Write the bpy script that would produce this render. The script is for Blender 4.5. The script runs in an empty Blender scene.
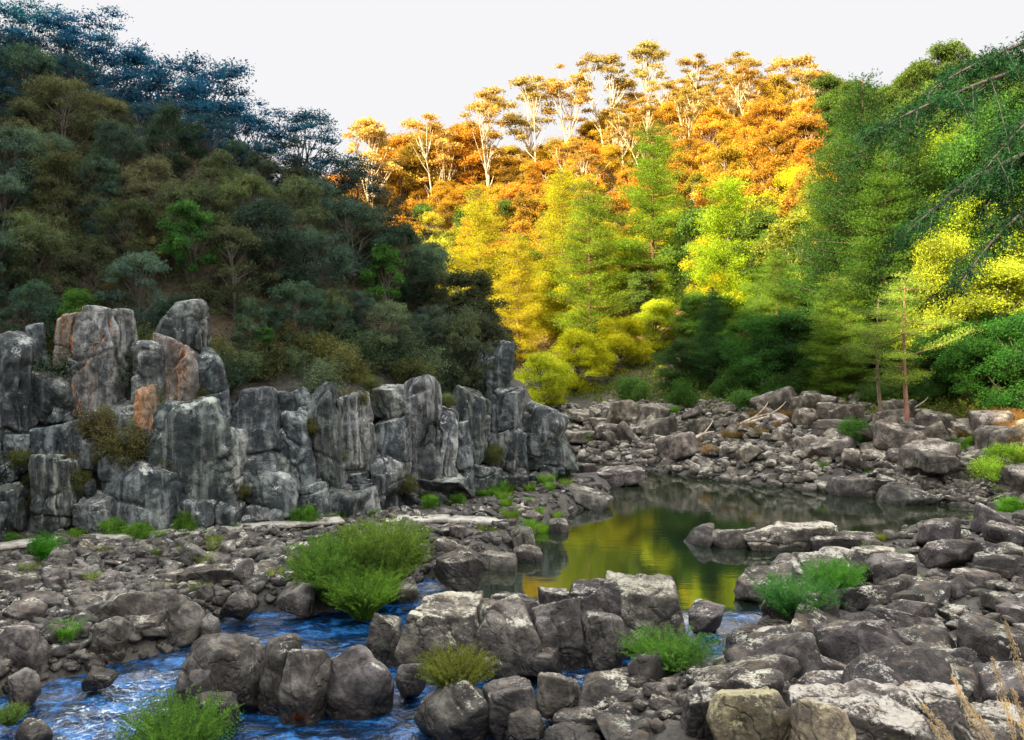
import bpy, bmesh, math, random
import numpy as np
from mathutils import Vector, Matrix

SC = bpy.context.scene
COL = SC.collection
F, HZ, CAMZ = 900.0, 350.0, 7.0          # focal length in pixels, horizon row, eye height
R = np.random.RandomState

# ------------------------------------------------------------------ helpers
def G(px, py, z=0.0):
    """where the sight line through a picture point meets the level z"""
    Y = (CAMZ - z) * F / (py - HZ)
    return ((px - 512) / F * Y, Y)

def tag(o, label=None, cat=None, group=None, kind=None):
    if label: o['label'] = label
    if cat: o['category'] = cat
    if group: o['group'] = group
    if kind: o['kind'] = kind
    return o

def mesh_np(name, V, Fq, smooth=False):
    """V (n,3), Fq list of arrays of faces (m,3) or (m,4)"""
    me = bpy.data.meshes.new(name)
    if not isinstance(Fq, (list, tuple)): Fq = [Fq]
    Fq = [f for f in Fq if len(f)]
    me.vertices.add(len(V)); me.vertices.foreach_set('co', np.asarray(V, np.float32).ravel())
    nl = sum(f.size for f in Fq); npoly = sum(len(f) for f in Fq)
    me.loops.add(nl); me.loops.foreach_set('vertex_index', np.concatenate([f.ravel() for f in Fq]).astype(np.int32))
    ls = []; s = 0
    for f in Fq:
        ls.append(s + np.arange(len(f)) * f.shape[1]); s += f.size
    me.polygons.add(npoly); me.polygons.foreach_set('loop_start', np.concatenate(ls).astype(np.int32))
    if smooth: me.polygons.foreach_set('use_smooth', np.ones(npoly, bool))
    me.update(calc_edges=True)
    return me

def mk(name, me, mat=None, parent=None, loc=(0, 0, 0), rot=(0, 0, 0), sc=1.0, color=None):
    o = bpy.data.objects.new(name, me); COL.objects.link(o)
    if mat and me and not me.materials: me.materials.append(mat)
    if parent: o.parent = parent
    o.location = loc; o.rotation_euler = rot
    o.scale = (sc, sc, sc) if np.isscalar(sc) else sc
    if color: o.color = (*color[:3], 1)
    return o

def empty(name, loc, rz=0.0, sc=1.0):
    return mk(name, None, None, None, loc, (0, 0, rz), sc)

# --- gradient noise, vectorised
_rng = R(7); _perm = _rng.permutation(256); _perm = np.concatenate([_perm, _perm, _perm])
_g = _rng.normal(size=(256, 3)); _g /= np.linalg.norm(_g, axis=1)[:, None]
def noise(P):
    P = np.asarray(P, float); I = np.floor(P).astype(int); f = P - I; I &= 255
    u = f * f * f * (f * (f * 6 - 15) + 10)
    def gr(dx, dy, dz):
        h = _perm[_perm[_perm[(I[:, 0] + dx) & 255] + ((I[:, 1] + dy) & 255)] + ((I[:, 2] + dz) & 255)]
        return ((f - (dx, dy, dz)) * _g[h]).sum(1)
    def L(a, b, t): return a + (b - a) * t
    x00 = L(gr(0,0,0), gr(1,0,0), u[:,0]); x10 = L(gr(0,1,0), gr(1,1,0), u[:,0])
    x01 = L(gr(0,0,1), gr(1,0,1), u[:,0]); x11 = L(gr(0,1,1), gr(1,1,1), u[:,0])
    return L(L(x00, x10, u[:,1]), L(x01, x11, u[:,1]), u[:,2]) * 1.6
def fbm(P, o=4, lac=2.1, gain=0.5):
    s = 0; a = 1.0; P = np.asarray(P, float)
    for k in range(o):
        s = s + a * noise(P + 17.3 * k); P = P * lac; a *= gain
    return s
def sstep(a, b, x):
    t = np.clip((x - a) / (b - a), 0, 1); return t * t * (3 - 2 * t)

def sd_poly(P, poly):
    """signed distance to a closed polygon, positive inside"""
    poly = np.array(poly, float); n = len(poly); d = np.full(len(P), 1e9); inside = np.zeros(len(P), bool)
    for i in range(n):
        a = poly[i]; b = poly[(i + 1) % n]; e = b - a; w = P - a
        t = np.clip((w @ e) / (e @ e), 0, 1); q = w - t[:, None] * e
        d = np.minimum(d, np.hypot(q[:, 0], q[:, 1]))
        c = ((a[1] > P[:, 1]) != (b[1] > P[:, 1]))
        if a[1] != b[1]:
            xi = a[0] + (P[:, 1] - a[1]) / (b[1] - a[1]) * (b[0] - a[0])
            inside ^= c & (P[:, 0] < xi)
    return np.where(inside, d, -d)

# ------------------------------------------------------------------ terrain
PA = [G(*p) for p in [(-300, 725), (0, 688), (60, 664), (110, 650), (160, 642), (200, 624), (235, 604), (290, 600), (350, 598), (400, 590),
      (425, 578), (452, 586), (486, 566), (524, 545), (546, 525), (585, 508), (612, 492), (600, 476)]] + [(1, 50), (-60, 60), (-400, 60), (-400, -60), (-15, -60), (-16, 10)]
PB = [G(*p) for p in [(640, 800), (632, 735), (612, 722), (600, 706), (640, 690), (700, 690), (722, 672), (765, 650), (748, 628), (790, 604),
      (812, 584), (850, 562), (900, 548), (960, 541), (1010, 532)]] + [(24, 36), (60, 30), (60, -60), (-8, -60), (-6, -5), (-4, 5), (-2, 10)]
PL = [(-15.5, -60), (-17, 0), (-18.5, 15), (-19, 26), (-16.8, 31), (-12, 32), (-8, 34.2), (-5, 36.8), (-2.2, 39), (0.2, 42), (2.0, 45.5),
      (2.6, 48.5), (1, 54), (-6, 62), (-18, 72), (-35, 90), (-80, 110), (-400, 125), (-400, -60)]
PF = [(-400, 150), (-80, 135), (-40, 110), (-15, 84), (-2, 68), (3, 60), (5.5, 56), (10.3, 49.4), (15.7, 44.6), (18, 42.4), (21.3, 39.8),
      (23, 37.5), (25, 33), (27, 20), (30, 0), (34, -60), (400, -60), (400, 600), (-400, 600)]

def Hgt(x, y):
    x = np.atleast_1d(np.asarray(x, float)); y = np.atleast_1d(np.asarray(y, float))
    P = np.stack([x, y], 1); P3 = np.stack([x, y, 0 * x], 1)
    dA, dB, dL, dF = (sd_poly(P, q) for q in (PA, PB, PL, PF))
    n1 = fbm(P3 * 0.35, 4); n2 = fbm(P3 * 0.06 + 5, 4)
    w = n1 * 0.5
    n3 = fbm(P3 * 1.7 + 3, 3); n1 = n1 + n3 * .35
    LA = 0.25 + 0.35 * sstep(22, 32, y) + n1 * 0.16
    LB = np.interp(y, [-20, 0, 4, 8, 13, 17, 22, 30, 40], [5.3, 5.2, 4.5, 2.7, 0.95, 0.5, 0.35, 0.45, 0.5]) + n1 * 0.2
    LB = LB + 0.5 * sstep(6, 14, x) * sstep(10, 18, y)
    h = np.full(len(x), -0.9) + n1 * 0.2
    tA = sstep(-0.9, 0.7, dA + w * 0.5); tB = sstep(-0.9, 0.7, dB + w * 0.5)
    h = h * (1 - tA) + LA * tA
    h = h * (1 - tB) + np.maximum(h, LB) * tB
    slope = 0.82 + 0.8 * sstep(30, 2, y)
    hL = np.interp(dL, [-5, 0, 0.6, 1.8, 3.2, 4.2], [-9, 0.1, 2.4, 5.0, 6.4, 7.2]) + np.maximum(dL - 4.2, 0) * slope
    hL = np.minimum(hL, 64 - 26 * sstep(0, 60, y)) + (n2 * 2.6 * sstep(5, 25, dL) + n1 * 0.35 * sstep(0.3, 3, dL))
    ridge = np.interp(x, [-120, -60, -24, 0, 20, 36, 50, 80, 200], [14, 26, 44, 52, 52, 42, 32, 27, 34]) + n2 * 3
    hF = np.interp(dF, [-6, 0, 1.5, 6, 12, 20, 90, 112, 500], [-6, 0.05, 0.9, 2.5, 4.2, 8.0, 52, 54, 10])
    k = 5.0
    hF = np.where(dF > 12, -k * np.logaddexp(-hF / k, -ridge / k) , hF) * np.where(dF > 12, 1, 1)
    t = sstep(9, 16, dF); hF0 = np.interp(dF, [-6, 0, 1.5, 6, 12, 20], [-6, 0.05, 0.9, 2.5, 4.2, 8.0]); hF = np.where(dF < 16, hF0 * (1 - t) + np.maximum(hF, 0) * t, hF)
    hF = hF + n2 * 2.2 * sstep(12, 40, dF) + n1 * 0.3 * sstep(0.5, 5, dF)
    return np.maximum(np.maximum(h, hL), hF), dict(A=dA, B=dB, L=dL, F=dF, n1=n1)
def Hz(x, y): return float(Hgt([x], [y])[0][0])

# ------------------------------------------------------------------ materials
class NT:
    def __init__(s, name):
        s.m = bpy.data.materials.new(name); s.m.use_nodes = True; s.t = s.m.node_tree; s.t.nodes.clear()
    def n(s, typ, ins=None, **kw):
        nd = s.t.nodes.new(typ)
        for k, v in kw.items(): setattr(nd, k, v)
        for k, v in (ins or {}).items():
            if hasattr(v, 'is_linked') or hasattr(v, 'links'): s.t.links.new(v, nd.inputs[k])
            else:
                nd.inputs[k].default_value = v
        return nd
    def noise(s, vec, scale, detail=4, rough=0.55, dist=0.0):
        return s.n('ShaderNodeTexNoise', {'Vector': vec, 'Scale': scale, 'Detail': detail, 'Roughness': rough, 'Distortion': dist}).outputs['Fac']
    def ramp(s, fac, stops):
        r = s.n('ShaderNodeValToRGB', {'Fac': fac}); e = r.color_ramp.elements
        while len(e) < len(stops): e.new(0.5)
        for i, (p, c) in enumerate(stops):
            e[i].position = p; e[i].color = (*c, 1) if len(c) == 3 else c
        return r.outputs['Color']
    def mr(s, v, a, b, c=0.0, d=1.0):
        return s.n('ShaderNodeMapRange', {'Value': v, 'From Min': a, 'From Max': b, 'To Min': c, 'To Max': d}).outputs['Result']
    def mix(s, f, a, b, mode='MIX'):
        m = s.n('ShaderNodeMix', data_type='RGBA', blend_type=mode)
        for i, v in ((0, f), (6, a), (7, b)):
            if hasattr(v, 'links'): s.t.links.new(v, m.inputs[i])
            else: m.inputs[i].default_value = v if i == 0 else ((*v, 1) if len(v) == 3 else v)
        return m.outputs[2]
    def math(s, op, a, b=0.0):
        return s.n('ShaderNodeMath', {0: a, 1: b}, operation=op).outputs[0]
    def mapv(s, vec, scale):
        return s.n('ShaderNodeVectorMath', {0: vec, 1: scale}, operation='MULTIPLY').outputs[0]
    def out(s, bsdf, disp=None):
        s.n('ShaderNodeOutputMaterial', {'Surface': bsdf}); return s.m

def rock_mat(name, dark, mid, light, lichen=0.4, lichen_col=(0.42, 0.42, 0.36), stain=0.0, stain_w=0.1, streak=0.0, wet=True, tint=True, lich_lo=0.0):
    s = NT(name); geo = s.n('ShaderNodeNewGeometry'); P = geo.outputs['Position']
    oi = s.n('ShaderNodeObjectInfo')
    Nz = s.n('ShaderNodeSeparateXYZ', {0: geo.outputs['True Normal']}); N = Nz.outputs
    Pz = s.n('ShaderNodeSeparateXYZ', {0: P}).outputs['Z']
    big = s.noise(P, 0.55, 3); med = s.noise(P, 2.6, 6, 0.65); fine = s.noise(P, 14, 5, 0.7)
    col = s.ramp(s.math('ADD', s.math('MULTIPLY', med, 0.6), s.math('MULTIPLY', big, 0.4)), [(0.37, dark), (0.5, mid), (0.62, tuple(c * 1.25 for c in light))])
    col = s.mix(0.75, col, s.ramp(fine, [(0.25, (0.6, 0.6, 0.6)), (0.5, (0.97, 0.97, 0.97)), (0.75, (1.35, 1.32, 1.28))]), 'MULTIPLY')
    if streak:
        sv = s.mapv(P, (3.2, 3.2, 0.22)); sn = s.noise(sv, 1.0, 5, 0.6)
        m = s.math('MULTIPLY', s.mr(sn, 0.52, 0.64), streak)
        col = s.mix(m, col, (0.36, 0.38, 0.38))
        sn2 = s.noise(s.mapv(P, (2.3, 2.3, 0.3)), 1.7, 5, 0.6)
        col = s.mix(s.mr(sn2, 0.54, 0.66, 0, 0.8), col, (0.025, 0.026, 0.03))
    if stain:
        st = s.noise(s.mapv(P, (1.5, 1.5, 0.35)), 1.0, 4, 0.6)
        side = s.math('ADD', s.math('MULTIPLY', N['X'], -0.55), st)
        m = s.mr(side, 0.62 - stain_w, 0.80 - stain_w, 0, stain)
        oc = s.ramp(s.noise(P, 5.0, 5, 0.7), [(0.35, (0.14, 0.06, 0.035)), (0.5, (0.38, 0.17, 0.075)), (0.62, (0.50, 0.31, 0.18))])
        col = s.mix(m, col, oc)
    # lichen and bleached crust where rain and sun reach: uneven spots
    l1 = s.noise(P, 1.6, 3); l2 = s.noise(P, 13.0, 7, 0.8)
    lf = s.math('ADD', s.math('ADD', s.math('MULTIPLY', l1, 0.5), s.math('MULTIPLY', l2, 0.5)), s.math('MULTIPLY', N['Z'], 0.13))
    lo = 0.67 - 0.13 * lichen + lich_lo
    col = s.mix(s.mr(lf, lo, lo + 0.06, 0, 0.85), col, s.mix(s.mr(l2, 0.4, 0.7), lichen_col, tuple(c * 1.35 for c in lichen_col)))
    # brown dust film on flat ledges
    col = s.mix(s.mr(s.math('MULTIPLY', N['Z'], s.noise(P, 3.0, 4)), 0.42, 0.6, 0, 0.4), col, (0.16, 0.12, 0.075))
    vor = s.n('ShaderNodeTexVoronoi', {'Vector': s.n('ShaderNodeVectorMath', {0: s.mapv(P, (1, 1, 0.6)), 1: s.n('ShaderNodeTexNoise', {'Vector': P, 'Scale': 1.3, 'Detail': 3}).outputs['Color']}, operation='ADD').outputs[0], 'Scale': 0.75}, feature='DISTANCE_TO_EDGE')
    crk = s.mr(vor.outputs['Distance'], 0.0, 0.022)
    col = s.mix(s.mr(crk, 0.0, 1.0, 0.35, 0.0), col, (0.02, 0.018, 0.016))
    if tint: col = s.mix(1.0, col, oi.outputs['Color'], 'MULTIPLY')
    rough = 0.85
    if wet:
        wm = s.mr(s.math('ADD', Pz, s.math('MULTIPLY', med, -0.35)), 0.16, -0.06)
        col = s.mix(wm, col, s.mix(1.0, col, (0.38, 0.36, 0.34), 'MULTIPLY')); rough = s.mr(wm, 0, 1, 0.85, 0.3)
    hgt = s.math('ADD', s.math('ADD', s.math('MULTIPLY', med, 0.5), s.math('MULTIPLY', fine, 0.22)), s.math('MULTIPLY', crk, 0.12))
    b = s.n('ShaderNodeBump', {'Height': hgt, 'Strength': 1.0, 'Distance': 0.22})
    p = s.n('ShaderNodeBsdfPrincipled', {'Base Color': col, 'Roughness': rough, 'Normal': b.outputs[0], 'Specular IOR Level': 0.35})
    return s.out(p.outputs[0])

def leaf_mat(name, trans=0.4, var=0.6, gloss=0.05):
    s = NT(name); oi = s.n('ShaderNodeObjectInfo'); geo = s.n('ShaderNodeNewGeometry'); P = geo.outputs['Position']
    a = s.noise(P, 0.45, 2); b = s.n('ShaderNodeTexWhiteNoise', {'Vector': s.n('ShaderNodeVectorMath', {0: s.mapv(P, (6, 6, 6))}, operation='FLOOR').outputs[0]}, noise_dimensions='3D').outputs['Value']
    f = s.math('ADD', s.math('MULTIPLY', a, 0.75), s.math('MULTIPLY', b, 0.4))
    lo, hi = 1 - var, 1 + var
    c = s.ramp(f, [(0.35, (lo, lo * 0.98, lo)), (0.58, (1, 1, 1)), (0.8, (hi * 1.08, hi, hi * 0.8))])
    col = s.mix(1.0, oi.outputs['Color'], c, 'MULTIPLY')
    d = s.n('ShaderNodeBsdfDiffuse', {'Color': col}); t = s.n('ShaderNodeBsdfTranslucent', {'Color': s.mix(1.0, col, (1.15, 1.1, 0.6), 'MULTIPLY')})
    m = s.n('ShaderNodeMixShader', {0: trans, 1: d.outputs[0], 2: t.outputs[0]})
    g = s.n('ShaderNodeBsdfGlossy', {'Color': (1, 1, 1, 1), 'Roughness': 0.7})
    m2 = s.n('ShaderNodeMixShader', {0: gloss * 0.06, 1: m.outputs[0], 2: g.outputs[0]})
    return s.out(m2.outputs[0])

def bark_mat(name):
    s = NT(name); oi = s.n('ShaderNodeObjectInfo'); P = s.n('ShaderNodeNewGeometry').outputs['Position']
    n = s.noise(s.mapv(P, (3, 3, 0.8)), 2.0, 5, 0.65)
    col = s.mix(1.0, oi.outputs['Color'], s.ramp(n, [(0.3, (0.4, 0.38, 0.36)), (0.5, (0.9, 0.88, 0.85)), (0.7, (1.4, 1.35, 1.25))]), 'MULTIPLY')
    b = s.n('ShaderNodeBump', {'Height': n, 'Strength': 0.7, 'Distance': 0.05})
    p = s.n('ShaderNodeBsdfPrincipled', {'Base Color': col, 'Roughness': 0.85, 'Normal': b.outputs[0]})
    return s.out(p.outputs[0])

def ground_mat():
    s = NT('earth_and_rock'); geo = s.n('ShaderNodeNewGeometry'); P = geo.outputs['Position']
    at = s.n('ShaderNodeAttribute', attribute_name='zone'); z = s.n('ShaderNodeSeparateColor', {0: at.outputs['Color']}).outputs
    med = s.noise(P, 1.6, 6, 0.65); fine = s.noise(P, 9, 5, 0.7); big = s.noise(P, 0.15, 3)
    rock = s.ramp(s.math('ADD', s.math('MULTIPLY', med, 0.6), s.math('MULTIPLY', fine, 0.4)), [(0.38, (0.018, 0.016, 0.014)), (0.5, (0.055, 0.05, 0.043)), (0.7, (0.12, 0.11, 0.095))])
    litter = s.ramp(s.math('ADD', s.math('MULTIPLY', big, 0.5), s.math('MULTIPLY', fine, 0.5)), [(0.32, (0.03, 0.035, 0.02)), (0.5, (0.07, 0.06, 0.035)), (0.66, (0.14, 0.095, 0.055))])
    warm = s.ramp(s.math('ADD', s.math('MULTIPLY', med, 0.5), s.math('MULTIPLY', fine, 0.5)), [(0.32, (0.10, 0.045, 0.02)), (0.5, (0.24, 0.13, 0.05)), (0.68, (0.30, 0.24, 0.08))])
    col = s.mix(z[0], rock, litter); col = s.mix(z[1], col, warm)
    Nz = s.n('ShaderNodeSeparateXYZ', {0: geo.outputs['True Normal']}).outputs['Z']
    col = s.mix(s.mr(s.math('ADD', Nz, s.math('MULTIPLY', med, 0.3)), 0.62, 0.78, 0.9, 0), col, rock)
    hgt = s.math('ADD', s.math('MULTIPLY', med, 0.6), s.math('MULTIPLY', fine, 0.3))
    b = s.n('ShaderNodeBump', {'Height': hgt, 'Strength': 0.9, 'Distance': 0.3})
    p = s.n('ShaderNodeBsdfPrincipled', {'Base Color': col, 'Roughness': 0.9, 'Normal': b.outputs[0]})
    return s.out(p.outputs[0])

def water_mat():
    s = NT('river_water'); P = s.n('ShaderNodeNewGeometry').outputs['Position']
    z = s.n('ShaderNodeSeparateColor', {0: s.n('ShaderNodeAttribute', attribute_name='flow').outputs['Color']}).outputs
    st, fo = z[0], z[1]
    pool = s.mix(s.mr(s.noise(P, 0.12, 3), 0.35, 0.65), (0.004, 0.010, 0.006), (0.012, 0.018, 0.006))
    stream = s.ramp(s.noise(s.mapv(P, (1.0, 1.6, 1)), 1.6, 5, 0.7, 0.6), [(0.40, (0.002, 0.007, 0.014)), (0.52, (0.003, 0.026, 0.085)), (0.62, (0.015, 0.11, 0.30))])  # blue sky reflection and bright ripples painted into the stream's base colour
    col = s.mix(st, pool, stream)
    fn = s.noise(s.mapv(P, (1.0, 1.8, 1.0)), 4.0, 8, 0.85, 0.6)
    fm = s.mr(s.math('ADD', s.math('MULTIPLY', fn, 0.9), s.math('MULTIPLY', fo, 0.45)), 0.92, 1.04)
    fm = s.math('MULTIPLY', fm, s.mr(fo, 0.02, 0.15))
    col = s.mix(fm, col, (0.62, 0.74, 0.86))
    rip = s.math('ADD', s.math('MULTIPLY', s.noise(s.mapv(P, (0.8, 2.2, 1)), 1.1, 3), 0.5), s.math('MULTIPLY', s.noise(P, 7, 3, 0.6), 0.12))
    chop = s.math('ADD', s.noise(P, 2.6, 5, 0.65), s.math('MULTIPLY', s.noise(P, 11, 3), 0.3))
    h = s.n('ShaderNodeMix', {0: st, 2: s.math('MULTIPLY', rip, 0.055), 3: chop}, data_type='FLOAT').outputs[0]
    b = s.n('ShaderNodeBump', {'Height': h, 'Strength': 1.0, 'Distance': 0.10})
    p = s.n('ShaderNodeBsdfPrincipled', {'Base Color': col, 'Roughness': s.mr(fm, 0, 1, 0.045, 0.7), 'IOR': s.mr(st, 0, 1, 3.3, 1.4), 'Specular IOR Level': 0.8, 'Normal': b.outputs[0]})
    return s.out(p.outputs[0])

def plain_mat(name, col, rough=0.8, scale=8, amt=0.35):
    s = NT(name); P = s.n('ShaderNodeNewGeometry').outputs['Position']
    n = s.noise(P, scale, 5, 0.65)
    c = s.mix(1.0, col, s.ramp(n, [(0.3, (1 - amt,) * 3), (0.7, (1 + amt,) * 3)]), 'MULTIPLY')
    b = s.n('ShaderNodeBump', {'Height': n, 'Strength': 0.5, 'Distance': 0.05})
    return s.out(s.n('ShaderNodeBsdfPrincipled', {'Base Color': c, 'Roughness': rough, 'Normal': b.outputs[0]}).outputs[0])

M = {}
M['rock'] = rock_mat('river_rock', (0.014, 0.013, 0.013), (0.060, 0.056, 0.051), (0.150, 0.143, 0.130), lichen=0.12)
M['rock_pale'] = rock_mat('lichened_rock', (0.018, 0.016, 0.015), (0.072, 0.066, 0.058), (0.17, 0.160, 0.142), lichen=0.65, lichen_col=(0.40, 0.39, 0.33))
M['rock_yellow'] = rock_mat('yellow_lichened_rock', (0.04, 0.035, 0.03), (0.13, 0.11, 0.075), (0.26, 0.23, 0.14), lichen=0.6, lichen_col=(0.33, 0.31, 0.19))
M['rock_dark'] = rock_mat('dark_slab_rock', (0.010, 0.009, 0.0095), (0.041, 0.037, 0.036), (0.112, 0.102, 0.097), lichen=0.2)
M['cliff'] = rock_mat('cliff_rock', (0.006, 0.010, 0.014), (0.032, 0.044, 0.048), (0.140, 0.162, 0.160), lichen=0.3, lichen_col=(0.34, 0.37, 0.35), streak=0.3, wet=False)
M['cliff_streak'] = rock_mat('streaked_cliff_rock', (0.017, 0.022, 0.026), (0.075, 0.088, 0.090), (0.22, 0.24, 0.235), lichen=0.35, lichen_col=(0.38, 0.40, 0.40), streak=0.7, wet=False)
M['cliff_stain'] = rock_mat('iron_stained_cliff_rock', (0.035, 0.033, 0.032), (0.12, 0.11, 0.10), (0.24, 0.23, 0.21), lichen=0.3, lichen_col=(0.36, 0.38, 0.36), stain=0.95, streak=0.35, wet=False)
M['cliff_edge'] = rock_mat('edge_stained_cliff_rock', (0.012, 0.015, 0.018), (0.06, 0.068, 0.07), (0.19, 0.20, 0.195), lichen=0.3, lichen_col=(0.36, 0.38, 0.36), stain=0.9, stain_w=-.02, streak=0.4, wet=False)
M['cliff_orange'] = rock_mat('orange_cliff_rock', (0.05, 0.04, 0.03), (0.14, 0.11, 0.08), (0.24, 0.20, 0.15), lichen=0.1, stain=0.9, stain_w=.19, wet=False)
M['bank'] = rock_mat('bank_rubble_rock', (0.022, 0.019, 0.016), (0.082, 0.072, 0.059), (0.19, 0.17, 0.14), lichen=0.4, lichen_col=(0.36, 0.34, 0.29))
M['leaf'] = leaf_mat('leaf'); M['leaf_thin'] = leaf_mat('thin_leaf', 0.5, 0.4, 0.04)
M['bark'] = bark_mat('bark'); M['ground'] = ground_mat(); M['water'] = water_mat()
M['concrete'] = rock_mat('old_concrete', (0.18, 0.17, 0.15), (0.32, 0.30, 0.265), (0.42, 0.40, 0.36), lichen=0.6, wet=True)
M['algae'] = plain_mat('algae', (0.22, 0.36, 0.03, 1), 0.6)

# ------------------------------------------------------------------ ground and water
def axis(lo, a, b, hi, fine, n):
    c = np.arange(a, b + 1e-6, fine)
    t = np.linspace(0, 1, n + 1)[1:]
    def g(L): return (np.exp(t * math.log(L / fine * 0.25 + 1)) - 1) / (L / fine * 0.25) * L
    return np.concatenate([(a - g(a - lo))[::-1], c, b + g(hi - b)])
xs = axis(-420, -22, 26, 420, 0.2, 90); ys = axis(-60, 11, 52, 620, 0.2, 110)
X, Y = np.meshgrid(xs, ys); Hh, z = Hgt(X.ravel(), Y.ravel())
nx, ny = len(xs), len(ys); idx = np.arange(nx * ny).reshape(ny, nx)
Q = np.stack([idx[:-1, :-1], idx[:-1, 1:], idx[1:, 1:], idx[1:, :-1]], -1).reshape(-1, 4)
me = mesh_np('ground', np.stack([X.ravel(), Y.ravel(), Hh], 1), Q, True)
zone = np.zeros((nx * ny, 4), np.float32); zone[:, 3] = 1
n1 = z['n1']
zone[:, 0] = np.maximum(sstep(2.5, 6, z['L'] + n1), sstep(5, 11, z['F'] + n1 * 2))
zone[:, 1] = sstep(14, 26, z['F'] + n1 * 3) + 0.6 * sstep(3, 6, z['F'] + n1) * sstep(18, 22, X.ravel())
ca = me.color_attributes.new('zone', 'FLOAT_COLOR', 'POINT'); ca.data.foreach_set('color', np.clip(zone, 0, 1).ravel())
tag(mk('ground', me, M['ground']), kind='structure')

xs = axis(-300, -22, 26, 60, 0.14, 30); ys = axis(-60, 12, 48, 160, 0.14, 40)
X, Y = np.meshgrid(xs, ys); x, y = X.ravel(), Y.ravel(); nx, ny = len(xs), len(ys)
P3 = np.stack([x, y, 0 * x], 1)
def blob(px, py, rx, ry):
    cx, cy = G(px, py); return np.exp(-(((x - cx) / rx) ** 2 + ((y - cy) / ry) ** 2))
pool_edge = [G(*p) for p in [(470, 596), (500, 604), (545, 600), (690, 612), (770, 612), (1100, 700), (1100, 380), (430, 380), (440, 596)]]
pd = sd_poly(np.stack([x, y], 1), pool_edge)
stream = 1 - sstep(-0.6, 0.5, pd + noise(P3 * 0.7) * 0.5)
foam = np.clip(blob(690, 618, .7, .5) * 1.0 + blob(740, 630, 1.6, .5) * 1.1 + blob(790, 636, .8, .5) + blob(520, 662, 1.4, .5) * .9 + blob(580, 668, 1.0, .45) * .8
       + blob(110, 690, 1.5, 1.1) * .95 + blob(60, 722, 2.0, .9) * .9 + blob(150, 668, 1.0, .8) * .8 + blob(395, 690, .8, .8) * .7 + blob(440, 566, .8, .6) * .55 + blob(225, 655, 1.5, .7) * .5
       + blob(480, 588, 1.4, .5) * .5 + blob(580, 728, .8, .3) * .45 + blob(350, 606, 3.0, .7) * .28 + blob(390, 720, 1.4, .5) * .4 + blob(170, 700, .9, .8) * .5, 0, 1.2) * stream + 0.12 * stream
hw = stream * (0.06 * fbm(P3 * (1.0, 1.5, 1) * 1.1, 4, 2.0, 0.6) + 0.07 * foam * fbm(P3 * 2.6 + 9, 3)) - 0.28 * stream * sstep(0.5, -3.5, pd)
idx = np.arange(nx * ny).reshape(ny, nx)
Q = np.stack([idx[:-1, :-1], idx[:-1, 1:], idx[1:, 1:], idx[1:, :-1]], -1).reshape(-1, 4)
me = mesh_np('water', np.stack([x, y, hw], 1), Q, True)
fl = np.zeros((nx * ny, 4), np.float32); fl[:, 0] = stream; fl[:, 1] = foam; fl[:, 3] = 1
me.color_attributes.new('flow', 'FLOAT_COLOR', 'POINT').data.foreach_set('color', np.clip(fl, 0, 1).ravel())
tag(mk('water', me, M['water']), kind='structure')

# ------------------------------------------------------------------ rocks
_ico = {}
def ico(n):
    if n not in _ico:
        bm = bmesh.new(); bmesh.ops.create_icosphere(bm, subdivisions=n, radius=1)
        V = np.array([v.co[:] for v in bm.verts]); T = np.array([[v.index for v in f.verts] for f in bm.faces]); bm.free()
        V /= np.linalg.norm(V, axis=1)[:, None]; _ico[n] = (V, T)
    return _ico[n]

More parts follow.
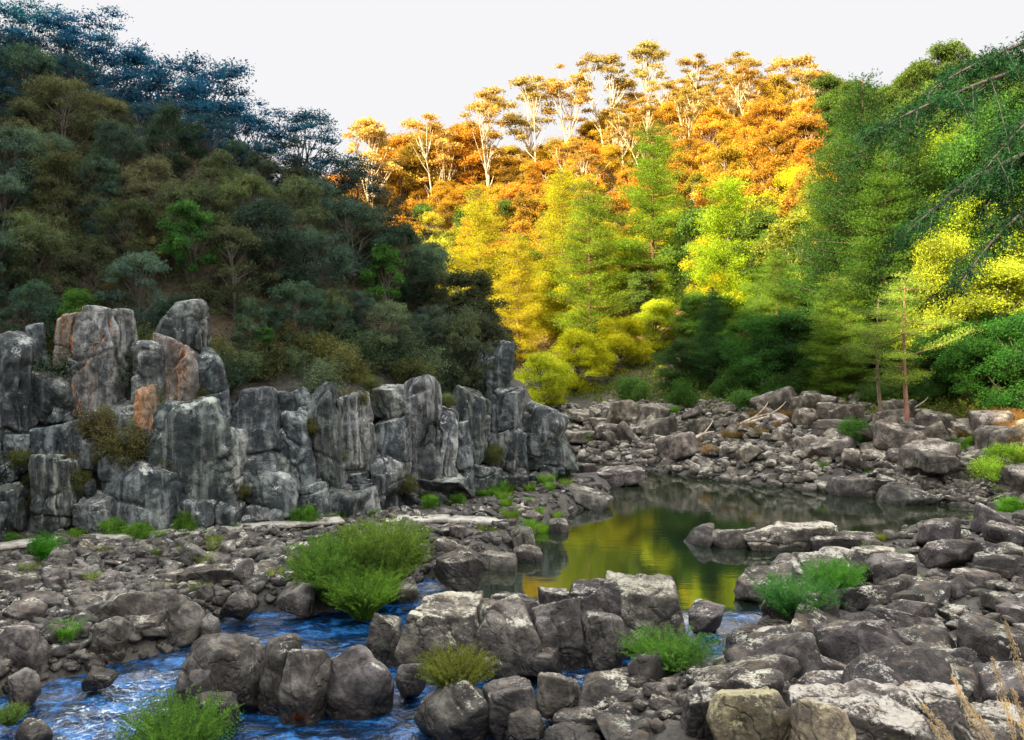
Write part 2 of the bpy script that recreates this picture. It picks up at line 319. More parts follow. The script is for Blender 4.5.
STY = dict(  # box planes' tilt, number of chamfers, their distance, edge sharpness, roughness, cracks
    block=(0.20, 9, 1.20, 36, 0.05, 0.05), round=(0.35, 13, 1.06, 17, 0.045, 0.04), slab=(0.16, 10, 1.16, 40, 0.045, 0.035),
    point=(0.55, 9, 1.05, 40, 0.045, 0.03), pillar=(0.10, 9, 1.24, 20, 0.06, 0.10), dome=(0.12, 15, 1.10, 18, 0.05, 0.085), rub=(0.45, 9, 1.08, 44, 0.04, 0.0))
def rock_V(seed, w, d, h, style='block', n=5):
    r_ = R(seed); tilt, nch, off, p, ro, ck = STY[style]; D, T = ico(n)
    pl = []
    for ax in range(3):
        for sg in (-1, 1):
            v = np.zeros(3); v[ax] = sg; v = v + r_.normal(size=3) * tilt * (1, 1, .8) ; v /= np.linalg.norm(v); pl.append((v, r_.uniform(.88, 1.05)))
    if style == 'point':
        pl[5] = (np.array([r_.uniform(-.7, .7), -.3, 1.]) / 1.2, .8)
    for k in range(nch):
        v = r_.normal(size=3); v[2] = v[2] * .8 + .15; v /= np.linalg.norm(v); pl.append((v, off * r_.uniform(.86, 1.1)))
    N = np.array([q[0] for q in pl]); H = np.array([q[1] for q in pl])
    a = np.maximum(D @ N.T, 1e-4) / H
    rad = ((a ** p).sum(1)) ** (-1.0 / p)
    V = D * rad[:, None]
    lo, hi = V.min(0), V.max(0); V = (V - (lo + hi) / 2) / (hi - lo)
    V = V * (w, d, h * 1.0)
    m = min(w, d, h) ; L = (w + d + h) / 3; sd = r_.uniform(0, 100, 3)
    Nn = D * (1 / w, 1 / d, 1 / h); Nn /= np.linalg.norm(Nn, axis=1)[:, None]
    disp = fbm(V / (0.55 * L) + sd, 3) * ro * L * 0.65 + fbm(V / (0.13 * L) + sd, 4, 2.1, .55) * ro * 0.32 * L
    if ck:
        W = V + 0.07 * L * np.stack([noise(V / (0.35 * L) + sd + k * 9) for k in range(3)], 1)
        tall = h > 1.2 * w
        for k in range(4):      # joint planes: straight grooves, the rock stepping a little from one to the next
            nrm = r_.normal(size=3) * ((1, 1, .25) if k < 3 else (.25, .25, 1)); nrm /= np.linalg.norm(nrm); sp = L * r_.uniform(.45, .95) * (1.5 if k == 3 and tall else 1)
            tt = W @ nrm / sp + r_.uniform(0, 1); cell = np.floor(tt).astype(int); fr = np.abs(tt - np.round(tt)) * sp / L
            keep = sstep(-.25, .1, noise(V / (0.7 * L) + sd + 31 * k))
            disp = disp - np.exp(-(fr / 0.022) ** 2) * ck * L * .75 * keep + (R(9).uniform(-1, 1, 64)[(cell + k * 7 + seed) % 64]) * ck * L * .42 * keep
    V = V + Nn * disp[:, None]
    lo, hi = V.min(0), V.max(0); V = (V - (lo + hi) / 2) / (hi - lo) * (w, d, h)
    V[:, 2] += h / 2
    return V, T
def rock_mesh(name, *a, **k):
    V, T = rock_V(*a, **k); return mesh_np(name, V, T, True)

_seed = [100]
def put_rock(x0, x1, yt, yb, label, style='block', mat='rock', zb=None, D=None, dep=1.0, name='boulder', rz=0, col=None, sink=0.18, n=None, group=None, tiltx=0.0, rollY=0.0):
    """a rock standing on the ground where its foot is seen; its size follows from its distance"""
    _seed[0] += 1; sd = _seed[0]; r_ = R(sd)
    if D is None:
        zz = 0.1 if zb is None else zb; D = (CAMZ - zz) * F / (yb - HZ)
    else: zz = CAMZ - (yb - HZ) / F * D
    w = (x1 - x0) / F * D; hgt = (yb - yt) / F * D; d = w * dep
    d = max(d, min(hgt * .6, 1.2 * w))
    kk = {'round': .4, 'point': .35}.get(style, .6)
    if name == 'boulder':
        while CAMZ + (HZ - yt) / F * (D + kk * d) - zz < .45 * hgt and d > .3 * w: d *= .92
    Dc = D + d * 0.45
    xc = ((x0 + x1) / 2 - 512) / F * (D + d * .25); k = (D + d * .3) / D
    ww, hh = w * k, CAMZ + (HZ - yt) / F * (D + d * (kk if name == 'boulder' else .35)) - zz
    sk = (sink if name != 'boulder' else (.75 if style == 'round' else .5 if style == 'block' else .3)) * hh + 0.15
    area = (x1 - x0) * (yb - yt)
    me = rock_mesh(name, sd, ww, d, hh + sk, style, n=n or (6 if area > 1300 else 5 if area > 150 else 4))
    if col is None: g = r_.uniform(.82, 1.15); col = (g, g * r_.uniform(.95, 1), g * r_.uniform(.9, 1.0))
    o = mk(name, me, M[mat], None, (xc, Dc, zz - sk), (tiltx, rollY, rz), 1, col)
    return tag(o, label, 'boulder' if name == 'boulder' else 'rock', group)

# foreground boulders: (left, right, top, foot in the picture, label, style, material, extra)
FG = [
 (366,402,611,651,'small upright brown boulder at the left end of the mid-stream outcrop','block','rock',{}),
 (401,482,597,656,'broad boulder with pale lichened top, split by a dark crack, mid-stream','block','rock_pale',{'dep':.8}),
 (478,541,600,666,'dark smooth boulder sloping down beside the pale topped mid-stream one','round','rock',{'dep':.9}),
 (535,585,596,656,'dark fractured boulder in the middle of the mid-stream outcrop','block','rock',{}),
 (570,626,579,641,'dark blocky boulder behind the grass tuft, next to the pool','block','rock_dark',{}),
 (610,686,576,642,'large boulder streaked white from its crest, right end of the mid-stream outcrop','block','rock_pale',{'dep':.9}),
 (573,616,606,648,'squat dark stone at the foot of the white streaked boulder','block','rock',{}),
 (484,545,590,628,'low dark rock behind the mid-stream outcrop, at the lip of the pool','round','rock_dark',{}),
 (181,262,633,694,'big rounded boulder with lichened crown, leftmost of the split group in the stream','round','rock',{'dep':.9}),
 (259,300,636,699,'tall cleft boulder wedged in the middle of the split group','round','rock',{'dep':1.2}),
 (280,331,649,708,'boulder with a curved crack and a red plant at its foot','round','rock',{'dep':1.0}),
 (318,388,646,702,'dark rounded boulder at the downstream end of the split group','round','rock_dark',{}),
 (186,214,671,702,'small pointed stone in front of the lichen crowned boulder','point','rock',{}),
 (196,236,694,716,'brown stone half hidden behind the leafy bush at the bottom edge','round','rock',{}),
 (416,496,679,727,'low brown boulder with a rounded back below the yellow green shrub','round','rock',{'dep':.8}),
 (484,537,675,725,'cracked dark boulder touching the low brown one below the yellow shrub','block','rock',{}),
 (509,544,711,735,'small tilted stone right of the cracked boulder below the yellow shrub','point','rock',{}),
 (538,581,666,710,'dark upright boulder standing in the narrow blue channel','block','rock',{}),
 (578,674,670,712,'wide flat topped dark rock in front of the green grass tuft','slab','rock_dark',{'dep':.8}),
 (555,607,708,723,'thin flat slab awash at the head of the lowest blue pool','slab','rock_dark',{}),
 (604,634,706,727,'small dark pointed stone beside the flat slab awash','point','rock_dark',{}),
 (628,706,690,716,'flat dark ledge rock between grass tuft and yellow lichened boulder','slab','rock_dark',{}),
 (545,600,728,744,'dark stone breaking the surface at the bottom edge of the picture','round','rock_dark',{}),
 (600,672,718,748,'dark low rock at the bottom edge left of the lichened ridge','slab','rock',{}),
 (-8,42,621,668,'big dark blocky boulder at the left border','block','rock',{}),
 (61,91,535,563,'grey upright block in the rubble beside the round green bush','block','rock',{}),
 (180,268,563,592,'long flat topped grey boulder lying in the left rubble','slab','rock',{'dep':.5}),
 (99,195,588,633,'large smooth whale-backed boulder on the left bank','round','rock',{'dep':.6}),
 (64,102,595,622,'dark wedge boulder leaning on the whale-backed one','block','rock',{}),
 (119,162,612,639,'rounded grey boulder in front of the whale-backed one','round','rock',{}),
 (92,124,614,648,'grey block at the water edge beside the fern clump','block','rock',{}),
 (279,311,583,608,'brown wedge stone at the water edge left of the large shrub','point','rock',{}),
 (221,253,591,612,'small triangular stone at the edge of the blue stream','point','rock',{}),
 (199,219,615,631,'little rounded stone at the shallow stream edge','round','rock',{}),
 (83,112,669,681,'small flat stone awash in the left rapids','round','rock',{}),
 (17,46,721,741,'round wet stone in white water at the bottom left','round','rock',{}),
 (5,36,669,693,'dark boulder at the waterline below the left border block','round','rock',{}),
 (0,32,575,600,'weathered grey rock at the left border in the rubble','block','rock',{}),
 (30,66,596,616,'flat dark stone between the left border and the wedge boulder','slab','rock_dark',{}),
 (145,188,570,590,'dark brown slab stone behind the whale-backed boulder','slab','rock',{}),
 (392,418,579,595,'small round wet stone in the stream by the large shrub','round','rock',{}),
 (437,482,550,590,'brown slab stone standing on edge at the stream head','point','rock',{'dep':.6}),
 (396,424,663,684,'small wet stone at the little fall between outcrops','round','rock_dark',{}),
 (448,470,546,560,'flat grey stone lying beside the slab on edge','slab','rock',{}),
 (512,541,545,558,'flat tilted slab reaching into the gold pool','slab','rock',{}),
 (480,516,551,567,'grey flat stone in the rubble at the pool corner','slab','rock',{}),
 (509,534,524,547,'pale upright slab stone by the end of the low wall','block','rock',{}),
 (547,568,518,529,'flat lone stone in the pool near the low wall','slab','rock',{}),
 (570,612,486,507,'grey pointed rock on the tip of the left bank','point','rock',{}),
 (598,642,467,484,'dark flat topped rock standing in the far pool','block','rock_dark',{}),
 (572,600,463,481,'dark low rock behind the flat topped one in the far pool','slab','rock_dark',{}),
 (525,554,473,496,'dark block at the foot of the bush by the cliff end','block','rock',{}),
 (540,575,588,628,'dark shoulder rock at the pool side of the mid-stream outcrop','block','rock_dark',{}),
 (585,622,610,655,'cracked dark foot of the white streaked boulder','block','rock',{}),
 (470,500,600,640,'shadowed wedge rock between the two halves of the mid-stream outcrop','block','rock_dark',{}),
 (640,676,612,636,'small stone ledge under the shrub at the end of the outcrop','slab','rock_dark',{}),
 (520,560,648,668,'low wet stone below the fractured mid-stream boulder','slab','rock_dark',{}),
 # right bank
 (687,717,526,543,'small pointed brown rock at the tip of the long stone ledge','point','rock',{}),
 (714,760,527,544,'low middle piece of the long stone ledge in the pool','block','rock',{'dep':.6}),
 (748,846,522,547,'long pale lumpy ledge lying across the pool','block','rock_pale',{'dep':.45}),
 (812,884,531,550,'flat dark blue grey slab at the inner end of the ledge','slab','rock_dark',{'dep':.7}),
 (782,872,549,592,'large white crusted flat rock by the pool','block','rock_pale',{'dep':.8}),
 (846,908,545,598,'bleached high block next to the white crusted flat rock','block','rock_pale',{'dep':.9}),
 (742,803,570,603,'smooth pale brown rock dipping into the pool','point','rock',{}),
 (692,726,605,627,'dark pyramid stone in the outflow of the pool','point','rock_dark',{}),
 (730,776,628,650,'dark low stone on the edge of the outflow','round','rock_dark',{}),
 (758,803,618,646,'dark block at the foot of the right bank bush','block','rock_dark',{}),
 (860,941,606,632,'long brown slab tilted among the right bank blocks','slab','rock',{'dep':.6}),
 (944,978,625,652,'pale blue grey angular block on the right bank','block','rock_pale',{}),
 (958,986,610,630,'small whitish block above the pale angular one','point','rock_pale',{}),
 (986,1034,634,664,'pale topped slab at the right border','slab','rock_pale',{}),
 (714,800,648,676,'broad low dark slab on the right bank above the lichened ridge','slab','rock_dark',{'dep':.8}),
 (795,872,652,682,'broad brown slab beside the algae puddle','slab','rock_dark',{'dep':.8}),
 (862,926,648,686,'dark layered rock with a white crust edge','slab','rock_pale',{'dep':.8}),
 (920,978,652,686,'blotched white slab right of the layered rock','slab','rock_pale',{'dep':.8}),
 (684,724,686,738,'cracked grey foot of the lichened ridge at the bottom edge','block','rock',{'zb':.8}),
 (712,800,680,748,'tall yellow lichened block in front at the bottom edge','block','rock_yellow',{'zb':1.0,'dep':.8}),
 (796,920,686,752,'long ridge boulder with dark fissures at the bottom edge','block','rock_pale',{'zb':1.0,'dep':.7}),
 (796,862,702,758,'yellow domed boulder in front of the fissured ridge','round','rock_yellow',{'zb':1.2}),
 (910,980,684,724,'grey lichened block right of the fissured ridge','block','rock_pale',{'zb':.9}),
 (972,1036,704,756,'pale boulder in the bottom right corner behind dry grass','block','rock_pale',{'zb':1.2}),
 (916,962,533,552,'flat reddish brown slab at the far edge of the right bank','slab','rock',{}),
 (950,1004,546,568,'broad grey slab on the far part of the right bank','slab','rock',{}),
 (900,948,560,582,'dark angular slab behind the bleached block','slab','rock_dark',{}),
 (1000,1034,548,584,'brown upright block at the right border by the green lawn','block','rock',{}),
 (900,955,585,610,'dark low block in the middle of the right bank jumble','block','rock',{}),
 (848,900,588,612,'rust brown stone above the long tilted slab','block','rock',{}),
 (955,1010,580,604,'grey broad slab in the right bank jumble','slab','rock',{}),
 (835,900,476,494,'flat grey boulder at the waterline of the far bank','slab','rock',{'dep':.6}),
 (880,930,482,502,'blocky dark boulder next to the flat grey one at the far waterline','block','rock',{}),
 (922,960,448,466,'square grey slab set in the far bank below the green shrubs','slab','rock',{'zb':1.6}),
]
for f in FG:
    wd = (f[1] - f[0]) * .06; put_rock(f[0] - wd, f[1] + wd, f[2] - 1, f[3] + 1, f[4], style=f[5], mat=f[6], **f[7])

# cliff blocks (left gorge wall)
def foot_y(px):
    return float(np.interp(px, [-60, 23, 167, 297, 387, 460, 516, 560, 600], [29.6, 30.2, 31.2, 33.4, 35.8, 38, 41, 44.5, 48]))
CL = [
 (78,128,307,405,'tall round topped pillar with an orange left edge, leftmost high pillar of the cliff','dome','cliff_edge'),
 (130,164,342,414,'narrow grey pillar leaning between the two orange stained pillars','dome','cliff_streak'),
 (137,161,386,448,'bright orange slab below the leaning grey pillar','pillar','cliff_orange'),
 (162,203,334,402,'flat topped pillar with an orange face above the big buttress','dome','cliff_stain'),
 (156,204,300,352,'dark pointed rock behind the flat topped orange pillar','dome','cliff'),
 (201,229,348,404,'smooth dark block leaning on the right of the orange faced pillar','round','cliff'),
 (160,232,398,502,'massive square buttress under the orange faced pillar','pillar','cliff'),
 (206,238,428,498,'slim rounded pillar standing against the massive buttress','dome','cliff_streak'),
 (174,215,499,530,'low square footing block below the massive buttress','block','cliff'),
 (212,239,497,530,'small footing block below the slim rounded pillar','block','cliff'),
 (230,286,388,482,'bulging rounded cliff block right of the buttress','dome','cliff'),
 (238,296,466,510,'sloping blue grey slab at the foot of the bulging block','block','cliff'),
 (238,296,498,527,'long low footing block with a mossy top edge','block','cliff_streak'),
 (283,315,408,484,'narrow grey column right of the bulging block','dome','cliff'),
 (306,343,384,482,'tall dark column in the middle of the cliff','block','cliff'),
 (339,371,392,482,'pale flecked column left of the whitish drip face','block','cliff_streak'),
 (366,408,386,424,'block with a whitish drip streaked face high on the cliff','block','cliff_streak'),
 (372,415,416,470,'dark column under the whitish drip face','block','cliff'),
 (404,438,376,472,'tall light streaked column with a slanting top','pillar','cliff_streak'),
 (428,458,405,468,'chalky pale column beside the slanting topped one','pillar','cliff_streak'),
 (452,490,386,457,'dark blocky column near the end of the cliff','block','cliff'),
 (474,512,342,400,'dark square head of the cliff end standing out against the gold forest','round','cliff'),
 (486,518,388,458,'dark column below the square head of the cliff end','pillar','cliff'),
 (493,519,430,472,'pale faced block at the foot of the cliff end','block','cliff_streak'),
 (516,563,404,450,'jutting boulder with a pale top at the tip of the cliff','block','cliff_streak'),
 (526,576,430,466,'low dark block under the jutting boulder at the tip of the cliff','block','cliff'),
 (-14,26,332,452,'dark cliff column cut by the left border','dome','cliff'),
 (24,72,372,420,'rough grey block between the border column and the first pillar','round','cliff'),
 (30,92,415,460,'broad dark block under the first pillar','block','cliff'),
 (36,74,454,522,'upright pale split block left of the dry shrub','pillar','cliff_streak'),
 (75,108,494,532,'whitish smooth block low at the cliff foot','block','cliff_streak'),
 (104,174,456,531,'great rounded boulder with dark blue sheen at the cliff foot','round','cliff'),
 (-6,20,486,528,'dark foot stone of the cliff at the left border','block','cliff'),
 (52,76,312,366,'rusty edged slab at the upper left of the cliff','pillar','cliff_stain'),
 (293,327,482,518,'rounded grey foot block below the narrow grey column','round','cliff'),
 (324,352,486,510,'small foot block below the tall dark column','block','cliff'),
 (350,380,484,510,'cube shaped foot block below the pale flecked column','block','cliff_streak'),
 (369,405,455,500,'knobbly stack of rock at the foot of the drip face','round','cliff_streak'),
 (404,470,470,494,'low wide ledge rock behind the green fern bush','block','cliff'),
 (462,500,462,494,'sloped grey foot rock left of the pale faced block','block','cliff'),
 (498,528,468,498,'dark wedge foot rock at the cliff end','block','cliff'),
 (92,134,400,460,'shadowed block behind the dry reddish shrub','block','cliff'),
 (236,262,196,240,'smooth grey boulder showing high in the hillside scrub','round','cliff_streak'),
 (232,250,246,282,'pale boulder half hidden in the hillside scrub','round','cliff_streak'),
 (196,236,404,440,'broken block at the shoulder of the massive buttress','block','cliff'),
 (262,296,452,474,'small rounded block wedged at the base of the bulging block','round','cliff'),
 (66,96,436,470,'dark tilted block above the whitish smooth block','block','cliff'),
]
for i, (x0, x1, yt, yb, lab, st, mt) in enumerate(CL):
    xc = (x0 + x1) / 2
    if yb < 300: D = 44
    else:
        D = foot_y(xc)
        for _ in range(6):
            zb = CAMZ - (yb - HZ) / F * D; D = foot_y(xc) + 0.42 * max(zb - 0.6, 0)
    D -= 0.3
    wd = (x1 - x0) * (.03 if yb < 450 else .08); q_ = R(i + 40)
    put_rock(x0 - wd, x1 + wd, yt - 2, yb + 3, lab, style=st, mat=mt, D=D, dep=1.25, name='cliff_block', rz=q_.uniform(-.15, .15), rollY=q_.normal() * .05, sink=0.10)

# background of the cliff: dark filler blocks in a ragged row so the wall has depth
protoC = [rock_mesh('cliff_block', 900 + k, 1.7, 1.6, 2.2 + .5 * (k % 3), 'pillar', n=5) for k in range(7)]
for m_ in protoC: m_.materials.append(M['cliff'])
r_ = R(5)
for k in range(46):
    px = -60 + 13.4 * k + r_.uniform(-8, 8); row = k % 3
    D = foot_y(px) + 0.9 + [0.3, 1.6, 3.0][row]; zt = [1.6, 3.2, 4.6][row] * r_.uniform(.7, 1.05) * (1 if px < 420 else .8) ; x = (px - 512) / F * D
    if px > 500: zt *= .5
    g = r_.uniform(.6, 1.0); w_ = r_.uniform(.9, 1.7)
    o = mk('cliff_block', protoC[k % 7], None, None, (x, D, zt - 2.4), (r_.uniform(-.2, .2), r_.uniform(-.3, .3), r_.uniform(0, 6)), (w_, 1.1, r_.uniform(.8, 1.1)), (g, g, g * 1.0))
    tag(o, 'dark weathered block in the broken face of the left cliff, between the larger pillars', 'rock', 'filling blocks of the left cliff')

for k in range(30):      # the wall goes on past the picture's border
    u = k // 3; x0, y0 = (-17.6 - .12 * u, 30.2 - 1.9 * u) ; row = k % 3; g = r_.uniform(.7, 1.2); w_ = r_.uniform(1.0, 1.6)
    o = mk('cliff_block', protoC[k % 7], None, None, (x0 - [0, 1.0, 2.2][row], y0 + r_.uniform(-.4, .4), [-.3, 1.6, 3.6][row]), (r_.normal() * .1, r_.normal() * .1, r_.uniform(0, 6)), (w_, w_, r_.uniform(.8, 1.1)), (g, g, g))
    tag(o, 'weathered block of the cliff wall further down the gorge', 'rock', 'cliff blocks down the gorge')
for k in range(84):
    px = r_.uniform(-20, 572); pt_ = np.interp(px, [0, 60, 140, 230, 300, 420, 500, 570], [340, 350, 405, 400, 400, 395, 400, 440]); py = r_.uniform(pt_ + 12, 515 - .05 * px * (px > 400)); D = foot_y(px)
    for _ in range(6): D = foot_y(px) + .42 * max(CAMZ - (py - HZ) / F * D - .6, 0)
    g = r_.uniform(.6, 1.25); s_ = r_.uniform(.22, .55)
    o = mk('cliff_block', protoC[k % 7], None, None, ((px - 512) / F * D, D + .25, CAMZ - (py - HZ) / F * D - .3), (r_.normal() * .12, r_.normal() * .15, r_.uniform(0, 6)), (s_ * r_.uniform(.8, 1.5), s_ * 1.3, s_ * r_.uniform(.7, 1.3)), (g, g, g * 1.04))
    tag(o, 'small broken block jammed between the larger rocks of the left cliff face', 'rock', 'small broken blocks of the left cliff')

# loose rocks in groups
proto = {}
for st, kk in (('block', 6), ('slab', 6), ('rub', 8), ('round', 4)):
    for mt in ('rock', 'bank', 'rock_dark'):
        L = []
        for k in range(kk):
            w, d, h = {'block': (1, .8, .7), 'slab': (1.2, .9, .38), 'rub': (1, .8, .6), 'round': (1, .8, .6)}[st]
            me = rock_mesh('loose_rock', 300 + k + len(proto) * 20, w, d, h, st, n=4); me.materials.append(M[mt]); L.append(me)
        proto[st, mt] = L
def scatter_rocks(n, fn, sty, mat, smin, smax, label, group, seed, name='loose_rock', tilt=.25, pw=2.0, cols=(.75, 1.25)):
    r_ = R(seed); c = 0
    while c < n:
        p = fn(r_)
        if p is None: continue
        x, y = p; s = smin + (smax - smin) * r_.uniform() ** pw; st = sty[r_.randint(len(sty))]
        L = proto[st, mat]; g = r_.uniform(*cols)
        o = mk(name, L[r_.randint(len(L))], None, None, (x, y, Hz(x, y) - .12 * s), (r_.normal() * tilt, r_.normal() * tilt, r_.uniform(0, 6.28)), s, (g, g * r_.uniform(.94, 1), g * r_.uniform(.88, 1)))
        tag(o, label, 'rock', group); c += 1
def in_px(x0, x1, y0, y1, cond=None):
    def f(r_):
        px, py = r_.uniform(x0, x1), r_.uniform(y0, y1); x, y = G(px, py, .4)
        if cond and not cond(x, y, px, py): return None
        return x, y
    return f
def land(x, y, px, py): return Hz(x, y) > .12
def landA(x, y, px, py): return Hz(x, y) > .2 and not (px > 465 and py > 543) and py < 668 - 0.13 * px and py < 640
def landB(x, y, px, py): return Hz(x, y) > .2
NR = dict(
 a=(128, in_px(-10, 590, 508, 640, lambda x, y, px, py: landA(x, y, px, py) and (py > 561 - .1 * max(px, 0) or px > 370)), ('block', 'rub', 'slab'), 'rock', .3, 1.0, 'grey angular rock in the rubble between the low wall and the blue stream', 'rocks in the left bank rubble', 11),
 b=(125, in_px(730, 1040, 545, 735, landB), ('slab', 'block', 'slab', 'rub'), 'rock_dark', .45, 1.9, 'dark brown slab in the jumble of the right bank', 'slabs of the right bank jumble', 12),
 c=(30, in_px(600, 1040, 640, 740, landB), ('slab', 'block', 'rub'), 'rock', .3, .9, 'grey brown stone in the jumble near the dry grass', 'stones of the near right bank', 13))
for k, v in NR.items(): scatter_rocks(*v)
def fb(r_):
    px = r_.uniform(560, 1040); t = r_.uniform() ** .8
    Y0 = float(np.interp(px, [560, 600, 700, 830, 900, 1000, 1060], [58, 56, 49.4, 44.6, 42.4, 39.6, 37])) + 1.3 + t * (8.5 if px < 900 else 4.5)
    return ((px - 512) / F * Y0, Y0)
scatter_rocks(150, fb, ('slab', 'rub', 'block', 'slab'), 'bank', .7, 2.8, 'pale angular rock tumbled on the far bank between the pool and the trees', 'rocks tumbled on the far bank', 14, name='bank_rock', pw=1.6)
scatter_rocks(14, in_px(395, 530, 505, 545, lambda x, y, a, b: -.2 < Hz(x, y) < .6), ('slab', 'rub'), 'rock', .5, 1.0, 'flat stone at the corner of the gold pool', 'stones at the pool corner', 15)

def rubble(name, n, fn, smin, smax, mat, seed, col=(1, 1, 1)):
    """stuff: stones too many and too small to count, one object"""
    r_ = R(seed); D, T = ico(2 if smax < .36 else 3); Vs, Ts = [], []; base = [rock_V(700 + k, 1, .8, .6, ('rub', 'slab', 'block')[k % 3], n=3 if smax >= .36 else 2)[0] for k in range(14)]
    pts = []
    while len(pts) < n:
        p = fn(r_)
        if p: pts.append(p)
    pts = np.array(pts); hh = Hgt(pts[:, 0], pts[:, 1])[0]
    for i, p in enumerate(pts):
        s = smin + (smax - smin) * r_.uniform() ** 2.2; a = r_.uniform(0, 6.28); t = r_.normal(size=2) * .3
        B = base[r_.randint(14)] * s; m = np.array(Matrix.Rotation(a, 3, 'Z') @ Matrix.Rotation(t[0], 3, 'X') @ Matrix.Rotation(t[1], 3, 'Y'))
        Vs.append(B @ m.T + (p[0], p[1], hh[i] - .15 * s)); Ts.append(T + i * len(D))
    o = mk(name, mesh_np(name, np.concatenate(Vs), np.concatenate(Ts), False), M[mat], color=col)
    tag(o, kind='stuff'); return o
tag(rubble('rubble', 3600, in_px(-40, 622, 484, 690, lambda x, y, a, b: -.25 < Hz(x, y) < 1.2), .1, .5, 'rock', 21), 'small grey stones covering the left river bank', 'rubble')
tag(rubble('rubble', 1700, in_px(600, 1070, 535, 750, lambda x, y, a, b: -.25 < Hz(x, y) < 3), .1, .5, 'rock', 22, (.85, .8, .76)), 'small brown stones filling the gaps of the right river bank', 'rubble')
def fb2(r_):
    px = r_.uniform(550, 1060); Y0 = float(np.interp(px, [550, 600, 700, 830, 900, 1000, 1060], [58, 56, 49.4, 44.6, 42.4, 39.6, 37])) + r_.uniform(-.3, 12 if px < 880 else 5)
    return ((px - 512) / F * Y0, Y0)
tag(rubble('rubble', 3600, fb2, .2, .9, 'bank', 23), 'broken stones covering the slope of the far bank', 'rubble')

tag(rubble('rubble', 1300, lambda q: (q.uniform(-18, -11), q.uniform(12, 31)), .12, .6, 'rock', 24), 'stones of the left bank further down the gorge')
# low stone wall with a pale capping along the foot of the cliff
def wall_run(pts, hgt, lab, thick=.75, name='stone_wall'):
    P = [np.array(p, float) for p in pts]; root = empty(name, (P[0][0], P[0][1], 0)); tag(root, lab, 'wall')
    o3 = np.array([P[0][0], P[0][1], 0]); Vs, Fs, CV, CF = [], [], [], []
    r_ = R(31)
    for (a, b) in zip(P[:-1], P[1:]):
        L = np.linalg.norm((b - a)[:2]); n = max(2, int(L / .3)); u = (b - a) / L; v = np.array([-u[1], u[0], 0])
        for part, (V_, F_, z0, z1, t0) in enumerate(((Vs, Fs, -.5, hgt - .13, thick), (CV, CF, hgt - .13, hgt, thick + .12))):
            ring = [(-t0 / 2, z0), (-t0 / 2, (z0 + z1) / 2), (-t0 / 2, z1), (-t0 / 4, z1), (t0 / 4, z1), (t0 / 2, z1), (t0 / 2, z0)]
            base = sum(len(q) for q in V_); k = len(ring); pts_ = []
            for i in range(n + 1):
                c = a + (b - a) * i / n
                for (q, zz) in ring: pts_.append(c + v * q + np.array([0, 0, zz]) - o3)
            pts_ = np.array(pts_); nz = fbm(pts_ * 2.2 + part * 7, 4)[:, None]; pts_ = pts_ + v * nz * .11 * (1 if part == 0 else .5) + np.array([0, 0, 1]) * fbm(pts_ * 1.3 + 40, 3)[:, None] * .05 * part
            V_.append(pts_)
            q = np.arange(n)[:, None] * k + np.arange(k)[None, :] + base; q2 = np.arange(n)[:, None] * k + (np.arange(k)[None, :] + 1) % k + base
            F_.append(np.stack([q, q2, q2 + k, q + k], -1).reshape(-1, 4))
            F_.append(np.array([[base, base + 1, base + 5, base + 6], [base + 1, base + 2, base + 4, base + 5]])); e = base + n * k
            F_.append(np.array([[e, e + 1, e + 5, e + 6], [e + 1, e + 2, e + 4, e + 5]]))
    mk('wall_body', mesh_np('wall_body', np.concatenate(Vs), Fs, True), M['rock'], root, color=(1.0, .98, .92))
    mk('capping', mesh_np('capping', np.concatenate(CV), CF, True), M['concrete'], root)
def W(px, py, z): x, y = G(px, py, z); return (x, y, 0)
wall_run([W(-70, 552, .75), W(40, 541, .75), W(150, 533, .75), W(250, 526, .75), W(342, 519, .75)], .78, 'low stone wall with pale concrete capping running along the cliff foot')
wall_run([W(386, 518, .7), W(450, 517, .7), W(503, 521, .7)], .7, 'short end of the low wall with a pale worn top, beyond the large shrub', thick=1.0)

# ------------------------------------------------------------------ plants
def unit(v): return v / np.maximum(np.linalg.norm(v, axis=-1, keepdims=True), 1e-9)
def leaves(r_, C, size, aspect=.5, dirs=None, jit=.3):
    """rhombic leaves, one quad each"""
    n = len(C); a = unit(r_.normal(size=(n, 3))) if dirs is None else unit(dirs + r_.normal(size=(n, 3)) * jit)
    b = unit(np.cross(a, r_.normal(size=(n, 3)))); s = size * r_.uniform(.6, 1.35, (n, 1))
    V = np.stack([C - a * s * .5, C + b * s * aspect * .5, C + a * s * .5, C - b * s * aspect * .5], 1).reshape(-1, 3)
    return V, np.arange(4 * n).reshape(n, 4)
class Geo:
    def __init__(s): s.V, s.F, s.n = [], [], 0
    def add(s, V, F_): s.V.append(V); s.F.append(np.asarray(F_) + s.n); s.n += len(V)
    def tube(s, pts, rad, k=6):
        pts = np.asarray(pts, float); n = len(pts); rad = np.broadcast_to(rad, n)
        T = unit(np.gradient(pts, axis=0)); up = np.array([.31, .17, 1.0]) if abs(T[:, 2]).mean() < .8 else np.array([1.0, .2, .1])
        A = unit(np.cross(T, up)); B = np.cross(T, A); th = np.arange(k) / k * 2 * np.pi
        V = pts[:, None] + rad[:, None, None] * (A[:, None] * np.cos(th)[None, :, None] + B[:, None] * np.sin(th)[None, :, None])
        i = np.arange(n - 1)[:, None] * k + np.arange(k)[None]; j = np.arange(n - 1)[:, None] * k + (np.arange(k)[None] + 1) % k
        s.add(V.reshape(-1, 3), np.stack([i, j, j + k, i + k], -1).reshape(-1, 4))
    def mesh(s, name, mat, smooth=False):
        me = mesh_np(name, np.concatenate(s.V), np.concatenate(s.F), smooth); me.materials.append(mat); return me
